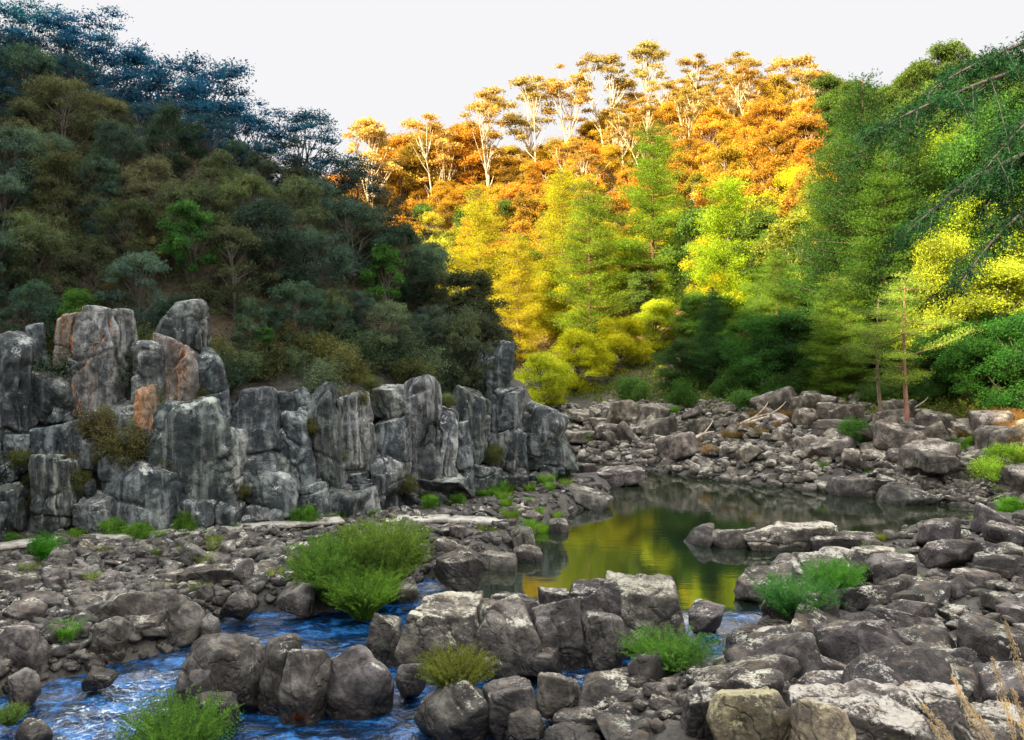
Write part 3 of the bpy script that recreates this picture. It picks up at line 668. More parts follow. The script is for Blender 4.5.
def bez(a, b, c, n=6):
    t = np.linspace(0, 1, n)[:, None]; a, b, c = map(np.asarray, (a, b, c)); return (1 - t) ** 2 * a + 2 * t * (1 - t) * b + t ** 2 * c

def gum(seed, H=12, base=.35, rx=.28, ncl=22, nl=260, cr=.10, leaf=.24, asp=.45, droop=0.0, thick=.022, flat=.6, nbr=1, shell=.55, top=.5, lean=.03):
    r_ = R(seed); T, Cn = Geo(), Geo()
    tops = []
    for b in range(nbr):
        l = r_.normal(size=2) * lean * H * (2 if nbr > 1 else 1); e = np.array([l[0] + r_.normal() * .05 * H * (nbr > 1) * 2, l[1], H * r_.uniform(.78, .92)])
        pts = bez((0, 0, -.4), (l[0] * .2 + r_.normal() * .02 * H, r_.normal() * .02 * H, H * .5), e, 9); T.tube(pts, np.linspace(thick * H, thick * H * .25, 9) / (1 if nbr == 1 else 1.5), 6); tops.append(pts)
    for k in range(ncl):
        th = r_.uniform(0, 6.283); u = r_.uniform() ** top; zz = H * (base + (1 - base) * u * .96)
        w = math.sin(math.pi * min(1, .12 + .86 * (zz / H - base) / (1 - base))) ** .7
        rr = rx * H * w * r_.uniform(.15, 1) ** .6
        pts = tops[r_.randint(nbr)]; ti = int(np.clip((zz / H - .12) * 9 + r_.uniform(-1.5, 0), 1, 7)); s0 = pts[ti]
        c = np.array([s0[0] + rr * math.cos(th), s0[1] + rr * math.sin(th), zz])
        T.tube(bez(s0, s0 * .5 + c * .5 + (0, 0, -.03 * H), c, 5), np.linspace(thick * H * .38, thick * H * .08, 5), 4)
        R0 = cr * H * r_.uniform(.65, 1.35); n = int(nl * (R0 / (cr * H)) ** 2)
        d = unit(r_.normal(size=(n, 3))); d[:, 2] = np.where(d[:, 2] < -.3, -d[:, 2] * .6, d[:, 2])
        lump = 1 + .35 * noise(d * 2.2 + seed + k * 3)
        P = c + d * (R0 * (r_.uniform(size=(n, 1)) ** shell)) * lump[:, None] * (1, 1, flat)
        dirs = None if not droop else np.tile([0, 0, -1.0], (n, 1)) * droop + d * .5
        Cn.add(*leaves(r_, P, leaf, asp, dirs, .4 if droop else .3))
        for q in range(3):
            T.tube(np.array([c, c + d[q] * R0 * (.7, .7, .5)]), [thick * H * .07, thick * H * .03], 3)
    return T.mesh('trunk', M['bark'], True), Cn.mesh('crown', M['leaf'])

def pine(seed, H=16, base=.12, Rm=.2, nw=26, leaf=.22, up=.1, shape=.8, dens=1.0, bare=.0, asp=.16, lean=.02, irr=.3):
    r_ = R(seed); T, Cn = Geo(), Geo()
    l = r_.normal(size=2) * lean * H; pts = bez((0, 0, -.4), (l[0], l[1], H * .5), (l[0] * .5, l[1] * .5, H), 12); T.tube(pts, np.linspace(.018 * H, .003 * H, 12), 7)
    for w in range(nw):
        t = w / (nw - 1); z0 = H * (base + (1 - base) * t * .98); L = Rm * H * ((1 - t) ** shape * .88 + .12) * min(1, .55 + 2.2 * t + bare)
        nb = r_.randint(4, 7); ph = r_.uniform(0, 6.28)
        for k in range(nb):
            th = ph + k * 6.283 / nb + r_.normal() * .2; Lk = L * r_.uniform(.75 - .5 * irr, 1.15 + .3 * irr); dz = up * Lk + r_.normal() * (.06 + .12 * irr) * Lk
            if r_.uniform() < .22 * irr: continue
            u = np.array([math.cos(th), math.sin(th), 0]); v = np.array([-u[1], u[0], 0]); i = z0 / H * 11; s0 = pts[int(i)] * (1 - i % 1) + pts[min(11, int(i) + 1)] * (i % 1)
            e = s0 + u * Lk + (0, 0, dz); m = (s0 + e) / 2 + (0, 0, -.10 * Lk); br = bez(s0, m, e, 6); T.tube(br, np.linspace(.004 * H, .001 * H, 6) * (1.3 - t * .8), 4)
            n = int(150 * dens * (Lk / (.15 * H)) ** 1.2) + 8
            s = r_.uniform(.22, 1.03, n) ** .8; lat = r_.normal(size=n) * .20 * Lk * (1.15 - s) * 1.2
            B = bez(s0, m, e, 24)[np.clip((s * 23).astype(int), 0, 23)]
            # needles sit in tufts
            tuft = r_.randint(0, max(6, n // 9), n); rt = R(seed * 7 + w * 31 + k).normal(size=(max(6, n // 9) + 1, 3)) * .035 * H * (1, 1, .35)
            P = B + v * lat[:, None] + rt[tuft] * (.5 + .5 * s[:, None]) + (0, 0, .012 * H)
            dirs = u * .6 + v * np.sign(lat)[:, None] * .6 + (0, 0, .45)
            Cn.add(*leaves(r_, P, leaf, asp, dirs, .5))
    return T.mesh('trunk', M['bark'], True), Cn.mesh('crown', M['leaf'])

def bush(seed, w=3.0, h=2.2, n=5000, leaf=.13, asp=.5, ncl=16, wisp=.0, dirs=None):
    """rounded leafy shrub, many lobes with gaps between"""
    r_ = R(seed); g = Geo(); per = n // ncl
    for k in range(ncl):
        th = r_.uniform(0, 6.28); u = r_.uniform(); rr = w / 2 * .68 * math.sqrt(r_.uniform()); zc = h * (.15 + .65 * u) * (1 - .45 * (rr / (w / 2)) ** 2)
        c = np.array([rr * math.cos(th), rr * math.sin(th), zc]); R0 = .24 * min(w, h * 1.4) * r_.uniform(.6, 1.25)
        d = unit(r_.normal(size=(per, 3))); lump = 1 + .4 * noise(d * 2.5 + seed + k * 3)
        P = c + d * R0 * (r_.uniform(size=(per, 1)) ** .5) * lump[:, None] * (1, 1, .85); P[:, 2] = np.abs(P[:, 2])
        g.add(*leaves(r_, P, leaf, asp, None if not wisp else d * .7 + (0, 0, wisp), .5))
        if k < 7: g.tube(bez((0, 0, -.1), (c[0] * .3, c[1] * .3, zc * .6), c, 5), [.03, .025, .02, .015, .01], 4)
    return g.mesh('bush', M['leaf'])

def stems(seed, n=120, h=1.5, spread=.9, leaf=.12, per=26, asp=.16, bend=.5, width=.006, head=False, mat='leaf_thin', base=.12):
    """a clump of arching leafy stems (willow, fern, grass)"""
    r_ = R(seed); g = Geo()
    for k in range(n):
        th = r_.uniform(0, 6.28); L = h * r_.uniform(.55, 1.1); o = spread * math.sqrt(r_.uniform()); u = np.array([math.cos(th), math.sin(th), 0])
        b = u * o * base * 2 + r_.normal(size=3) * (.03, .03, 0); tip = b + u * o * r_.uniform(.8, 1.1) + (0, 0, L * (1 - .35 * bend * (o / spread) ** 2)); mid = b * .6 + tip * .4 + (0, 0, L * .25)
        p = bez(b, mid, tip + u * bend * .15 * L, 7); g.tube(p, np.linspace(width, width * .35, 7), 3)
        if per:
            s = r_.uniform(.12 if per > 8 else .3, 1, per); q = bez(b, mid, tip + u * bend * .15 * L, 20)[np.clip((s * 19).astype(int), 0, 19)]
            side = unit(np.cross(np.tile(tip - b, (per, 1)), r_.normal(size=(per, 3))))
            d = side * .8 + unit(tip - b) * .8; g.add(*leaves(r_, q + d * leaf * .4, leaf, asp, d, .25))
    return g.mesh('shrub', M[mat])

def blades(seed, n=500, h=.7, spread=.5, width=.012, bend=.5):
    r_ = R(seed); g = Geo()
    th = r_.uniform(0, 6.28, n); o = spread * np.sqrt(r_.uniform(size=n)); u = np.stack([np.cos(th), np.sin(th), 0 * th], 1); L = h * r_.uniform(.5, 1.1, n)
    b = u * (o * .6)[:, None]; side = np.stack([-u[:, 1], u[:, 0], 0 * th], 1) * width + r_.normal(size=(n, 3)) * width * .3
    m = b + u * (.2 * L)[:, None] * bend + np.stack([0 * L, 0 * L, L * .6], 1); t = b + u * (L * .65 * bend)[:, None] + np.stack([0 * L, 0 * L, L * (1 - .2 * bend)], 1)
    V = np.stack([b - side, b + side, m + side * .8, m - side * .8, t + side * .12, t - side * .12], 1).reshape(-1, 3); i = np.arange(n)[:, None] * 6
    g.add(V, np.concatenate([i + [0, 1, 2, 3], i + [3, 2, 4, 5]])); return g.mesh('grass_tuft', M['leaf_thin'])

PT = {}
PT['oak'] = [gum(40 + k, 8, .10, .30, 50, 400, .088, .24, .17, droop=.9, thick=.014, flat=1.5, nbr=3, shell=.45, top=.8) for k in range(5)]       # shaggy she-oak
PT['airy'] = [gum(60 + k, 8, .42, .33, 34, 230, .085, .13, .45, thick=.011, flat=.8, nbr=5, shell=.7, top=.5, lean=.07) for k in range(5)]       # open crown on many limbs
PT['gum'] = [gum(80 + k, 11, .25, .27, 54, 300, .080, .24, .5, thick=.016, flat=1.15, nbr=2, shell=.4, top=.7) for k in range(6)]
PT['tall'] = [gum(100 + k, 15, .48, .17, 30, 190, .052, .25, .5, thick=.011, flat=.8, nbr=2, shell=.5, top=.6, lean=.05) for k in range(5)]
PT['pine'] = [pine(120 + k, 17, .08, .27, 30, .155, .12, .62, 5.2, asp=.3, irr=.5) for k in range(4)]
PT['feather'] = [pine(130 + k, 13, .04, .32, 28, .17, .40, .6, 4.4, bare=.3, asp=.28) for k in range(2)]
PT['openpine'] = [pine(140 + k, 12, .40, .28, 10, .13, .10, .3, 4.0, asp=.25, lean=.09, irr=1.0) for k in range(3)]
PT['broad'] = [gum(150 + k, 7, .02, .40, 56, 1150, .13, .10, .6, thick=.016, flat=1.1, nbr=3, shell=.4, top=.9) for k in range(5)]
BU = [bush(170 + k, 3, 2.3, 11000, .09, .5, 24) for k in range(5)]

def tree(kind, k, x, y, h, color, bark, label, cat='tree', group=None, name='tree', z=None, sc=None, rz=None):
    t, c = PT[kind][k % len(PT[kind])]; nat = max(v.co.z for v in t.vertices[-8:]) if False else NAT[kind]
    z = Hz(x, y) if z is None else z; s = h / nat; r_ = R(int(abs(x) * 97 + y * 31) % 99991)
    e = empty(name, (x, y, z - .15), r_.uniform(0, 6.28) if rz is None else rz, (s * (sc or 1), s * (sc or 1), s))
    mk('trunk', t, None, e, color=bark); mk('crown', c, None, e, color=color)
    return tag(e, label, cat, group)
NAT = dict(oak=8.3, airy=8.3, gum=11.5, tall=15.3, pine=17, feather=13, openpine=12, broad=7.2)
def tree_px(kind, k, px, ptop, Y, color, bark, label, **kw):
    x = (px - 512) / F * Y; z = Hz(x, Y); h = CAMZ + (HZ - ptop) / F * Y - z
    return tree(kind, k, x, Y, max(h, 1.2), color, bark, label, **kw)
def vary(r_, c, a=.22, hue=.12):
    g = r_.uniform(1 - a, 1 + a); return (c[0] * g * r_.uniform(1 - hue, 1 + hue), c[1] * g, c[2] * g * r_.uniform(1 - hue, 1 + hue))
BK_D, BK_P, BK_R = (.10, .085, .07), (.46, .40, .30), (.24, .12, .08)

# --- left hill
SKY_L = [(-12, 8, 58), (28, 2, 58), (62, 6, 57), (98, 42, 57), (126, 40, 56), (160, 62, 55), (192, 52, 55), (226, 92, 54), (262, 102, 54), (290, 110, 53), (330, 142, 53), (352, 158, 52)]
LBL = ['cut by the left border on the skyline', 'towering at the top left corner of the skyline', 'second highest on the left skyline', 'with a rounded crown on the skyline dip', 'dense and dark on the skyline behind a rounded one',
       'with a thin forked top on the left skyline', 'with a high wispy tip in the middle of the left skyline', 'leaning over the skyline beside the wispy tipped one', 'with a wide umbrella crown on many bare limbs', 'dark flat crowned on the skyline right of the umbrella crown',
       'low and open at the lower end of the left skyline', 'small, last on the left skyline before the gold forest']
r_ = R(400)
for i, (px, pt, D) in enumerate(SKY_L):
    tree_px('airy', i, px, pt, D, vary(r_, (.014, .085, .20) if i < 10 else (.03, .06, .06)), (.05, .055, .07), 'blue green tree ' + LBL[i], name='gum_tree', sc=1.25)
pts = []
def far_enough(x, y, d):
    for (a, b) in pts:
        if (a - x) ** 2 + (b - y) ** 2 < d * d: return False
    return True
c = 0; tries = 0
while c < 200 and tries < 9000:
    tries += 1
    y = r_.uniform(31, 68); x = r_.uniform(-.60 * y - 4, 3)
    dL = sd_poly(np.array([[x, y]]), PL)[0]
    if dL < 3.0 or not far_enough(x, y, 1.7): continue
    h0 = Hz(x, y); px, py = 512 + F * x / y, HZ - F * (h0 - CAMZ) / y
    pts.append((x, y)); c += 1; u = r_.uniform(); back = (y > 52 or dL > 14)
    skl = float(np.interp(px, [-60, 0, 60, 100, 150, 200, 230, 300, 350, 420, 470, 510], [-10, 40, 45, 90, 105, 108, 135, 165, 195, 235, 275, 318])); hmax = h0 * 0 + CAMZ + (HZ - skl) / F * y - h0
    if hmax < 1.3: continue
    h = r_.uniform(2.6, 5.2) * (1.15 if back else 1) * (.7 if dL < 5 else 1)
    h = min(h, hmax)
    if px > 440: h = min(h, 2.8)
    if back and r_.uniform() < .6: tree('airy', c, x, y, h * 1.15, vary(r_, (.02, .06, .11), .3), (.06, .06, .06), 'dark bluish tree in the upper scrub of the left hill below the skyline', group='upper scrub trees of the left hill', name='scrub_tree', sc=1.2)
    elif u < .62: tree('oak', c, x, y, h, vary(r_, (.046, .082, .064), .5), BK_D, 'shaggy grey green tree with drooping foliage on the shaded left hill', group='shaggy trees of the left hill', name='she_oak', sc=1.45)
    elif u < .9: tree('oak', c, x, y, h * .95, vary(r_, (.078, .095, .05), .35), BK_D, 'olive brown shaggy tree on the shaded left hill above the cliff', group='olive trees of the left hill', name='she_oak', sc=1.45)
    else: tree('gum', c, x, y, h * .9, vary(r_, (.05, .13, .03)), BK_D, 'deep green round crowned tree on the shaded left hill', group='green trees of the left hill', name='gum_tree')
# marked ones
for (kind, k, px, pt, Y, col, lab) in [
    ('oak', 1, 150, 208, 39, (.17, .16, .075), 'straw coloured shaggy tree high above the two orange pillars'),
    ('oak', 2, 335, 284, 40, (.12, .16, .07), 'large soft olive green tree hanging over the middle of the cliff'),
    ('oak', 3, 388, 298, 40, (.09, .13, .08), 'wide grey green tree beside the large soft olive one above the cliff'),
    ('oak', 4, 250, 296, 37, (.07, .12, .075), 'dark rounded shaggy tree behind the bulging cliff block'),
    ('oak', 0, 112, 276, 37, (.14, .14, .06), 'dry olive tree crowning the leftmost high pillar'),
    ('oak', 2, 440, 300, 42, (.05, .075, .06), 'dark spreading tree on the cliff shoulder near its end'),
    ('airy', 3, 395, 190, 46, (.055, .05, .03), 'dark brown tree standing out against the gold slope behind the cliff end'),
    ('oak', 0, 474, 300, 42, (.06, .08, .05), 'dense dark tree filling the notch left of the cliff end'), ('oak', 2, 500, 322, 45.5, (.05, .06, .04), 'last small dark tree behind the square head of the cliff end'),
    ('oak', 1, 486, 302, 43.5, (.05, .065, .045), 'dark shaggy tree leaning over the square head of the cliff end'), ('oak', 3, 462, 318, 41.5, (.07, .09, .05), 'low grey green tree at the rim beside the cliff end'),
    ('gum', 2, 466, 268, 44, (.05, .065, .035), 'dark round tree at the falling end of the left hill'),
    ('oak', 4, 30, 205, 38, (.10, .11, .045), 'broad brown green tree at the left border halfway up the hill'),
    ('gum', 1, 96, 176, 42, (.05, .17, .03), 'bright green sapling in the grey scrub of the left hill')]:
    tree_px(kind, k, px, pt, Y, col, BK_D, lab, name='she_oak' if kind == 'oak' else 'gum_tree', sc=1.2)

DT = [gum(900 + k, 7, .3, .3, 18, 12, .12, .05, .3, thick=.016, nbr=3, lean=.08)[0] for k in range(3)]
for k in range(16):
    y = r_.uniform(37, 58); x = r_.uniform(-.55 * y, -4); z0 = Hz(x, y)
    if z0 < 6: continue
    s = r_.uniform(.28, .45); o = empty('dead_tree', (x, y, z0 - .1), r_.uniform(0, 6), s); mk('trunk', DT[k % 3], None, o, rot=(r_.normal() * .25, r_.normal() * .25, 0), color=(.20, .19, .17)); tag(o, 'bare grey dead tree standing in the scrub of the left hill', 'tree', 'dead trees of the left hill')
for k in range(46):
    y = r_.uniform(6, 62); x = -.60 * y - r_.uniform(4, 22); dL = sd_poly(np.array([[x, y]]), PL)[0]
    if dL < 3 or y < 12 and dL > 14: continue
    tree('oak', k, x, y, r_.uniform(3, 5), vary(r_, (.06, .09, .055), .4), BK_D, 'shaggy tree of the hillside further down the gorge', group='trees down the gorge', name='she_oak', sc=1.45)
# --- far hill, gold in the sun
pts = []; c = 0; tries = 0
while c < 400 and tries < 26000:
    tries += 1
    y = 66 + 92 * r_.uniform() ** .8; x = r_.uniform(-.21 * y, .60 * y)
    dF = sd_poly(np.array([[x, y]]), PF)[0]
    if dF < 20 or not far_enough(x, y, 2.9 if dF < 50 else 3.1): continue
    h0 = Hz(x, y); px = 512 + F * x / y; py = HZ - F * (h0 - CAMZ) / y; u = r_.uniform()
    if px < 340: continue
    pts.append((x, y)); c += 1
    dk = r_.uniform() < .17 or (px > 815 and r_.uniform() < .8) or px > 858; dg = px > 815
    up = sstep(18, 46, dF + r_.normal() * 7)                       # olive yellow low, orange brown high
    if y > 118 and u < .42 and 560 < px < 840: tree('tall', c, x, y, r_.uniform(9, 13), vary(r_, (.40, .27, .07)), (.62, .52, .38), 'thin pale trunked gum with a small gold crown along the far ridge', group='pale trunked gums of the far ridge', name='pale_gum', sc=1.2)
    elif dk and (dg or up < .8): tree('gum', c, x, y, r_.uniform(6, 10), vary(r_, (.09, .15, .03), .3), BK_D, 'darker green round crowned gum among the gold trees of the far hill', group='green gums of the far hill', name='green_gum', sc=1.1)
    elif up > .5: tree('gum', c, x, y, r_.uniform(6, 9.5), vary(r_, (.39, .215, .03) if u < .62 else (.44, .30, .035), .25, .15), (.40, .30, .2), 'orange brown round crowned gum on the sunlit far hill', group='orange gums of the far hill', name='orange_gum', sc=1.15)
    elif u < .55: tree('broad', c, x, y, r_.uniform(5, 8), vary(r_, (.40, .38, .02), .25), BK_D, 'golden yellow broad crowned tree low on the sunlit far hill', group='yellow trees of the far hill', name='broadleaf_tree', sc=1.05)
    else: tree('gum', c, x, y, r_.uniform(6, 10), vary(r_, (.32, .32, .04), .25), BK_P, 'golden olive gum on the middle of the sunlit far hill', group='olive gums of the far hill', name='olive_gum', sc=1.15)
for k in range(34):
    px = 338 + 150 * (k % 17) / 17 + r_.uniform(-4, 4); Y = r_.uniform(146, 172); x = (px - 512) / F * Y; pt = np.interp(px, [340, 372, 420, 470, 500], [176, 150, 122, 98, 84]) + r_.uniform(0, 34)
    if not 2.5 < CAMZ + (HZ - pt) / F * Y - Hz(x, Y) < 16: pt = HZ - (Hz(x, Y) + r_.uniform(6, 10) - CAMZ) / Y * F
    tree_px('gum', k, px, pt, Y, vary(r_, (.39, .215, .03) if k % 3 else (.44, .30, .05), .25), (.4, .3, .2), 'orange brown round crowned gum on the falling end of the sunlit far hill', group='gums at the falling end of the far hill', name='orange_gum', sc=1.3)
RIDGE = [(374, 118, 'wispy gum standing alone in the sky between the two hills'), (432, 112, 'slim gum poking over the falling ridge of the gold hill'), (490, 86, 'bluish topped gum on the long falling ridge'), (568, 64, 'high gum where the ridge begins to level'),
         (606, 52, 'slender gum with a flat top left of the highest one'), (652, 38, 'highest gum of the ridge with feathery top'), (700, 52, 'paired slim gum right of the highest gum'), (742, 50, 'gum with a bare white trunk on the level ridge'), (775, 66, 'gum with a crooked pale trunk on the level ridge'),
         (797, 54, 'tall narrow gum with a tiny crown near the dark pine'), (826, 68, 'last pale gum of the ridge left of the dark pine'), (535, 74, 'small crowned gum on the rounding shoulder of the ridge')]
for i, (px, pt, lab) in enumerate(RIDGE): tree_px('tall', i, px, pt, 146, vary(r_, (.38, .28, .09)), (.6, .52, .4), lab, name='gum_tree', sc=1.3)

# --- conifers and broad trees of the far bank, each its own
FB = [
 ('pine', 0, 652, 124, 86, (.14, .24, .02), BK_R, 'tallest pointed pine in the middle, gold green with a shaded right side', 'pine_tree'),
 ('pine', 1, 590, 176, 84, (.16, .24, .02), BK_R, 'broad layered pine left of the tallest pointed one', 'pine_tree'),
 ('pine', 2, 560, 168, 92, (.34, .34, .02), BK_R, 'yellow pine behind the broad layered one', 'pine_tree'),
 ('pine', 3, 688, 200, 84, (.05, .11, .022), BK_R, 'dark pine tucked behind the tallest pointed one', 'pine_tree'),
 ('feather', 0, 728, 178, 76, (.26, .38, .02), BK_D, 'feathery lime green conifer in the middle of the far bank', 'conifer'),
 ('feather', 1, 770, 205, 80, (.30, .38, .035), BK_D, 'lime conifer half behind the feathery one', 'conifer'),
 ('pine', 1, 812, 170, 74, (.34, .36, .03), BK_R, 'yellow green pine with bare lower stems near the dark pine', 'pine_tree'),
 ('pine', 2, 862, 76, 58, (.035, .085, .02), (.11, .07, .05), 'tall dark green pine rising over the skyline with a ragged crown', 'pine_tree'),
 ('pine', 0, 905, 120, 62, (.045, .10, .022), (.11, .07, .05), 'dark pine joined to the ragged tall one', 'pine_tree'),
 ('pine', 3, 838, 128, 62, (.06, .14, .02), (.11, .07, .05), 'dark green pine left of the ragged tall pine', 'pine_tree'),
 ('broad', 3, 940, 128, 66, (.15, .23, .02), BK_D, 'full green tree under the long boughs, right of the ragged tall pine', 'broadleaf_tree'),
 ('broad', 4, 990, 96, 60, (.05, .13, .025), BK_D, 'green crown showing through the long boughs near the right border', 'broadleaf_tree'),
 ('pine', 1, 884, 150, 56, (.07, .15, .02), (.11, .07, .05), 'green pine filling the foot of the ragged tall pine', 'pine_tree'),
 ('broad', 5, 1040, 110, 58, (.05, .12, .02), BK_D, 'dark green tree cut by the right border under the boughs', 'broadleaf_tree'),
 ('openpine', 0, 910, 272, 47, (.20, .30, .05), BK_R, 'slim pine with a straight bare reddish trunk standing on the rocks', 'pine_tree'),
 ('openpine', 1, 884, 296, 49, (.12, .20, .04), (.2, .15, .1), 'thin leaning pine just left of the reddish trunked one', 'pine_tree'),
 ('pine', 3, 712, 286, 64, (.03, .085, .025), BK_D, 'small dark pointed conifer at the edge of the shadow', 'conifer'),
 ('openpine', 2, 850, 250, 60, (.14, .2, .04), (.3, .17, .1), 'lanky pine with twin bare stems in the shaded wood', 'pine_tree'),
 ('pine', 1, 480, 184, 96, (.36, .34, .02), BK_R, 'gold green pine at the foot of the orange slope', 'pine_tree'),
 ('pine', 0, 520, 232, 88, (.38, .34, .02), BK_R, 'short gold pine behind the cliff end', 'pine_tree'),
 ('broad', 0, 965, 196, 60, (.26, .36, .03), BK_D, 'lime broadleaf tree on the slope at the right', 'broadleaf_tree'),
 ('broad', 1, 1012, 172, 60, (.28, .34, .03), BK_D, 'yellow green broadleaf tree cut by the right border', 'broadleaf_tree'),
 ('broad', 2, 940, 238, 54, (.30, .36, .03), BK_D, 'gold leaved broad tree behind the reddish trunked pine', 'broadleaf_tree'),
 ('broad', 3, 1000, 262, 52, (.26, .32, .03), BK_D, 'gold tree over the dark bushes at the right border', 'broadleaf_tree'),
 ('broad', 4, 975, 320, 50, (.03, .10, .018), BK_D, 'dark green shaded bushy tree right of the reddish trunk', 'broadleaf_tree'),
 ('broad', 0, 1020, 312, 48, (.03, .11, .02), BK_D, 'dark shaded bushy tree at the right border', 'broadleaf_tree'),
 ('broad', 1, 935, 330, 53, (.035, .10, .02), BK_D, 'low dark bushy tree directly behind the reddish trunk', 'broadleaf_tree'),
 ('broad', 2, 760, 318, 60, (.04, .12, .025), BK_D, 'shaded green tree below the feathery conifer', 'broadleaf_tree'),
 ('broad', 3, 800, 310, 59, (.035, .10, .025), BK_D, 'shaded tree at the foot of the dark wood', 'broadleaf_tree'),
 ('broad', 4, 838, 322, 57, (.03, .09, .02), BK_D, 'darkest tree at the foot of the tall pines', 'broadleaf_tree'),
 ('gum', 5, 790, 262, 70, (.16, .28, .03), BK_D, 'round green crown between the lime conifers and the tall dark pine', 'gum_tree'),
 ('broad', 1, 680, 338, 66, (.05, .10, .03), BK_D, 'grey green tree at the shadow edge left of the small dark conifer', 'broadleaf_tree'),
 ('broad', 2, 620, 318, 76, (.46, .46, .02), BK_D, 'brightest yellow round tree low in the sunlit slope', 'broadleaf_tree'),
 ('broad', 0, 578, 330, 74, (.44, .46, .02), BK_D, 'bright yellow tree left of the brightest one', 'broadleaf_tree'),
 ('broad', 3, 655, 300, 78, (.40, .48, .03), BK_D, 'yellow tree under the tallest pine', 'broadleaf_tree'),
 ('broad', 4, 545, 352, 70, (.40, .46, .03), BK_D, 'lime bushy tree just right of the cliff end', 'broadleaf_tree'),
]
for (kind, k, px, pt, Y, col, bk, lab, nm) in FB:
    e = tree_px(kind, k, px, pt, Y, col, bk, lab, name=nm, cat='tree', sc=(.8 if px in (940, 990, 1040) else 1.3) if kind == 'broad' else (.86 if kind == 'pine' else 1.0))
# shaded wood on the right, grouped
c = 0
while c < 46:
    px = r_.uniform(690, 1050); Y = r_.uniform(52, 78) if px < 870 else r_.uniform(47, 70); x = (px - 512) / F * Y
    dF = sd_poly(np.array([[x, Y]]), PF)[0]
    if dF < 9: continue
    c += 1
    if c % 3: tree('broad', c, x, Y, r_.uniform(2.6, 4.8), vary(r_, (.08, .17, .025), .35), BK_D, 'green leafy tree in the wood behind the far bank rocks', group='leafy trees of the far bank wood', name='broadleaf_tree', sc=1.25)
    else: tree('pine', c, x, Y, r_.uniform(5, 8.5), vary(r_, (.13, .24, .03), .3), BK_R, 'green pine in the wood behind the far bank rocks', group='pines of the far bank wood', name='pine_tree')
# bushes on the far bank
c = 0
while c < 70:
    px = r_.uniform(525, 1050); Y = r_.uniform(50, 72); x = (px - 512) / F * Y; dF = sd_poly(np.array([[x, Y]]), PF)[0]
    if not (7.5 if px < 860 else 4.5) < dF < 26: continue
    c += 1; s = r_.uniform(.45, 1.15)
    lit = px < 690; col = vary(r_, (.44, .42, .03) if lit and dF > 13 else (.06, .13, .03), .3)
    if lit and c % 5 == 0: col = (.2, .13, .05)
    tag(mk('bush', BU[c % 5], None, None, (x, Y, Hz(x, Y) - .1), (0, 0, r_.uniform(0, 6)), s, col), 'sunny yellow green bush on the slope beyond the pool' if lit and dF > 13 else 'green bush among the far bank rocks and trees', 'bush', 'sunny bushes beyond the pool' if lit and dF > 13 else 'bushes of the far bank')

# --- named bushes, tufts and ferns near the water
def plant(me, px, py, wpx, col, label, cat='bush', z=None, nat=3.0, name='bush', rz=0.0, hs=1.0):
    zz = .3 if z is None else z; x, y = G(px, py, zz); s = wpx / F * y / nat
    return tag(mk(name, me, None, None, (x, y + .2, max(min(Hz(x, y), zz + .3), -.15) if z is None else zz), (0, 0, rz), (s, s, s * hs), col), label, cat)
wil = [stems(500 + k, 900, 2.3, 1.5, .11, 70, .22, .55, .005) for k in range(2)]
sml = [stems(510 + k, 420, 1.3, 1.0, .075, 60, .24, .5, .004) for k in range(3)]
tuf = [blades(520 + k, 420, 1.0, .8, .009, .8) for k in range(3)]
fern = [stems(530 + k, 60, 1.0, 1.2, .16, 50, .3, .9, .005) for k in range(2)]
plant(wil[0], 380, 584, 96, (.13, .22, .045), 'large feathery willow shrub, olive green, at the stream edge by the low wall', nat=3.3, name='willow_shrub', hs=1.15)
plant(wil[1], 336, 590, 92, (.12, .24, .05), 'lower feathery willow, blue green, on the upstream side of the large olive one', nat=3.3, name='willow_shrub', hs=1.05)
plant(wil[0], 362, 604, 74, (.13, .26, .04), 'front lobe of feathery willow, brighter green, touching the water', nat=3.3, name='willow_shrub', hs=.95, rz=2.0)
plant(sml[0], 672, 680, 100, (.10, .23, .045), 'bright green fine leaved shrub between the white streaked boulder and the flat rock', nat=2.3, name='river_shrub', hs=.75)
plant(sml[1], 455, 700, 84, (.16, .19, .045), 'yellow green wispy shrub on the low brown boulder', nat=2.3, name='river_shrub', z=.3)
plant(sml[2], 172, 752, 118, (.09, .20, .04), 'leafy green shrub at the bottom edge over the white water', nat=2.3, name='river_shrub', hs=1.1)
plant(sml[0], 800, 632, 84, (.07, .22, .06), 'green spreading shrub on the right bank by the pool outflow', nat=2.3, name='river_shrub')
plant(sml[1], 836, 606, 66, (.09, .26, .05), 'smaller green shrub behind the spreading one on the right bank', nat=2.3, name='river_shrub')
plant(sml[1], 297, 701, 18, (.13, .045, .03), 'small red leaved plant at the foot of the boulder with a curved crack', nat=2.3, name='red_plant', hs=.8)
plant(tuf[0], 64, 640, 46, (.10, .30, .03), 'vivid green grass clump beside the left bank blocks', 'grass tuft', nat=2.0, name='grass_tuft')
plant(tuf[1], 248, 592, 20, (.11, .30, .03), 'small vivid grass clump in front of the flat topped boulder', 'grass tuft', nat=2.0, name='grass_tuft')
plant(BU[0], 41, 568, 42, (.05, .20, .02), 'round deep green bush at the left end of the low wall', nat=3.0)
plant(sml[2], 200, 618, 30, (.08, .18, .07), 'grey green plant right of the whale-backed boulder', nat=2.3, name='river_shrub')
plant(sml[0], 4, 706, 36, (.13, .22, .06), 'green plant at the left border by the rapids', nat=2.3, name='river_shrub')
plant(BU[1], 448, 502, 68, (.06, .18, .025), 'wide dark green fern bush at the foot of the cliff', nat=3.0, hs=.6)
plant(BU[2], 530, 482, 30, (.05, .17, .03), 'green bush at the foot of the cliff tip', nat=3.0)
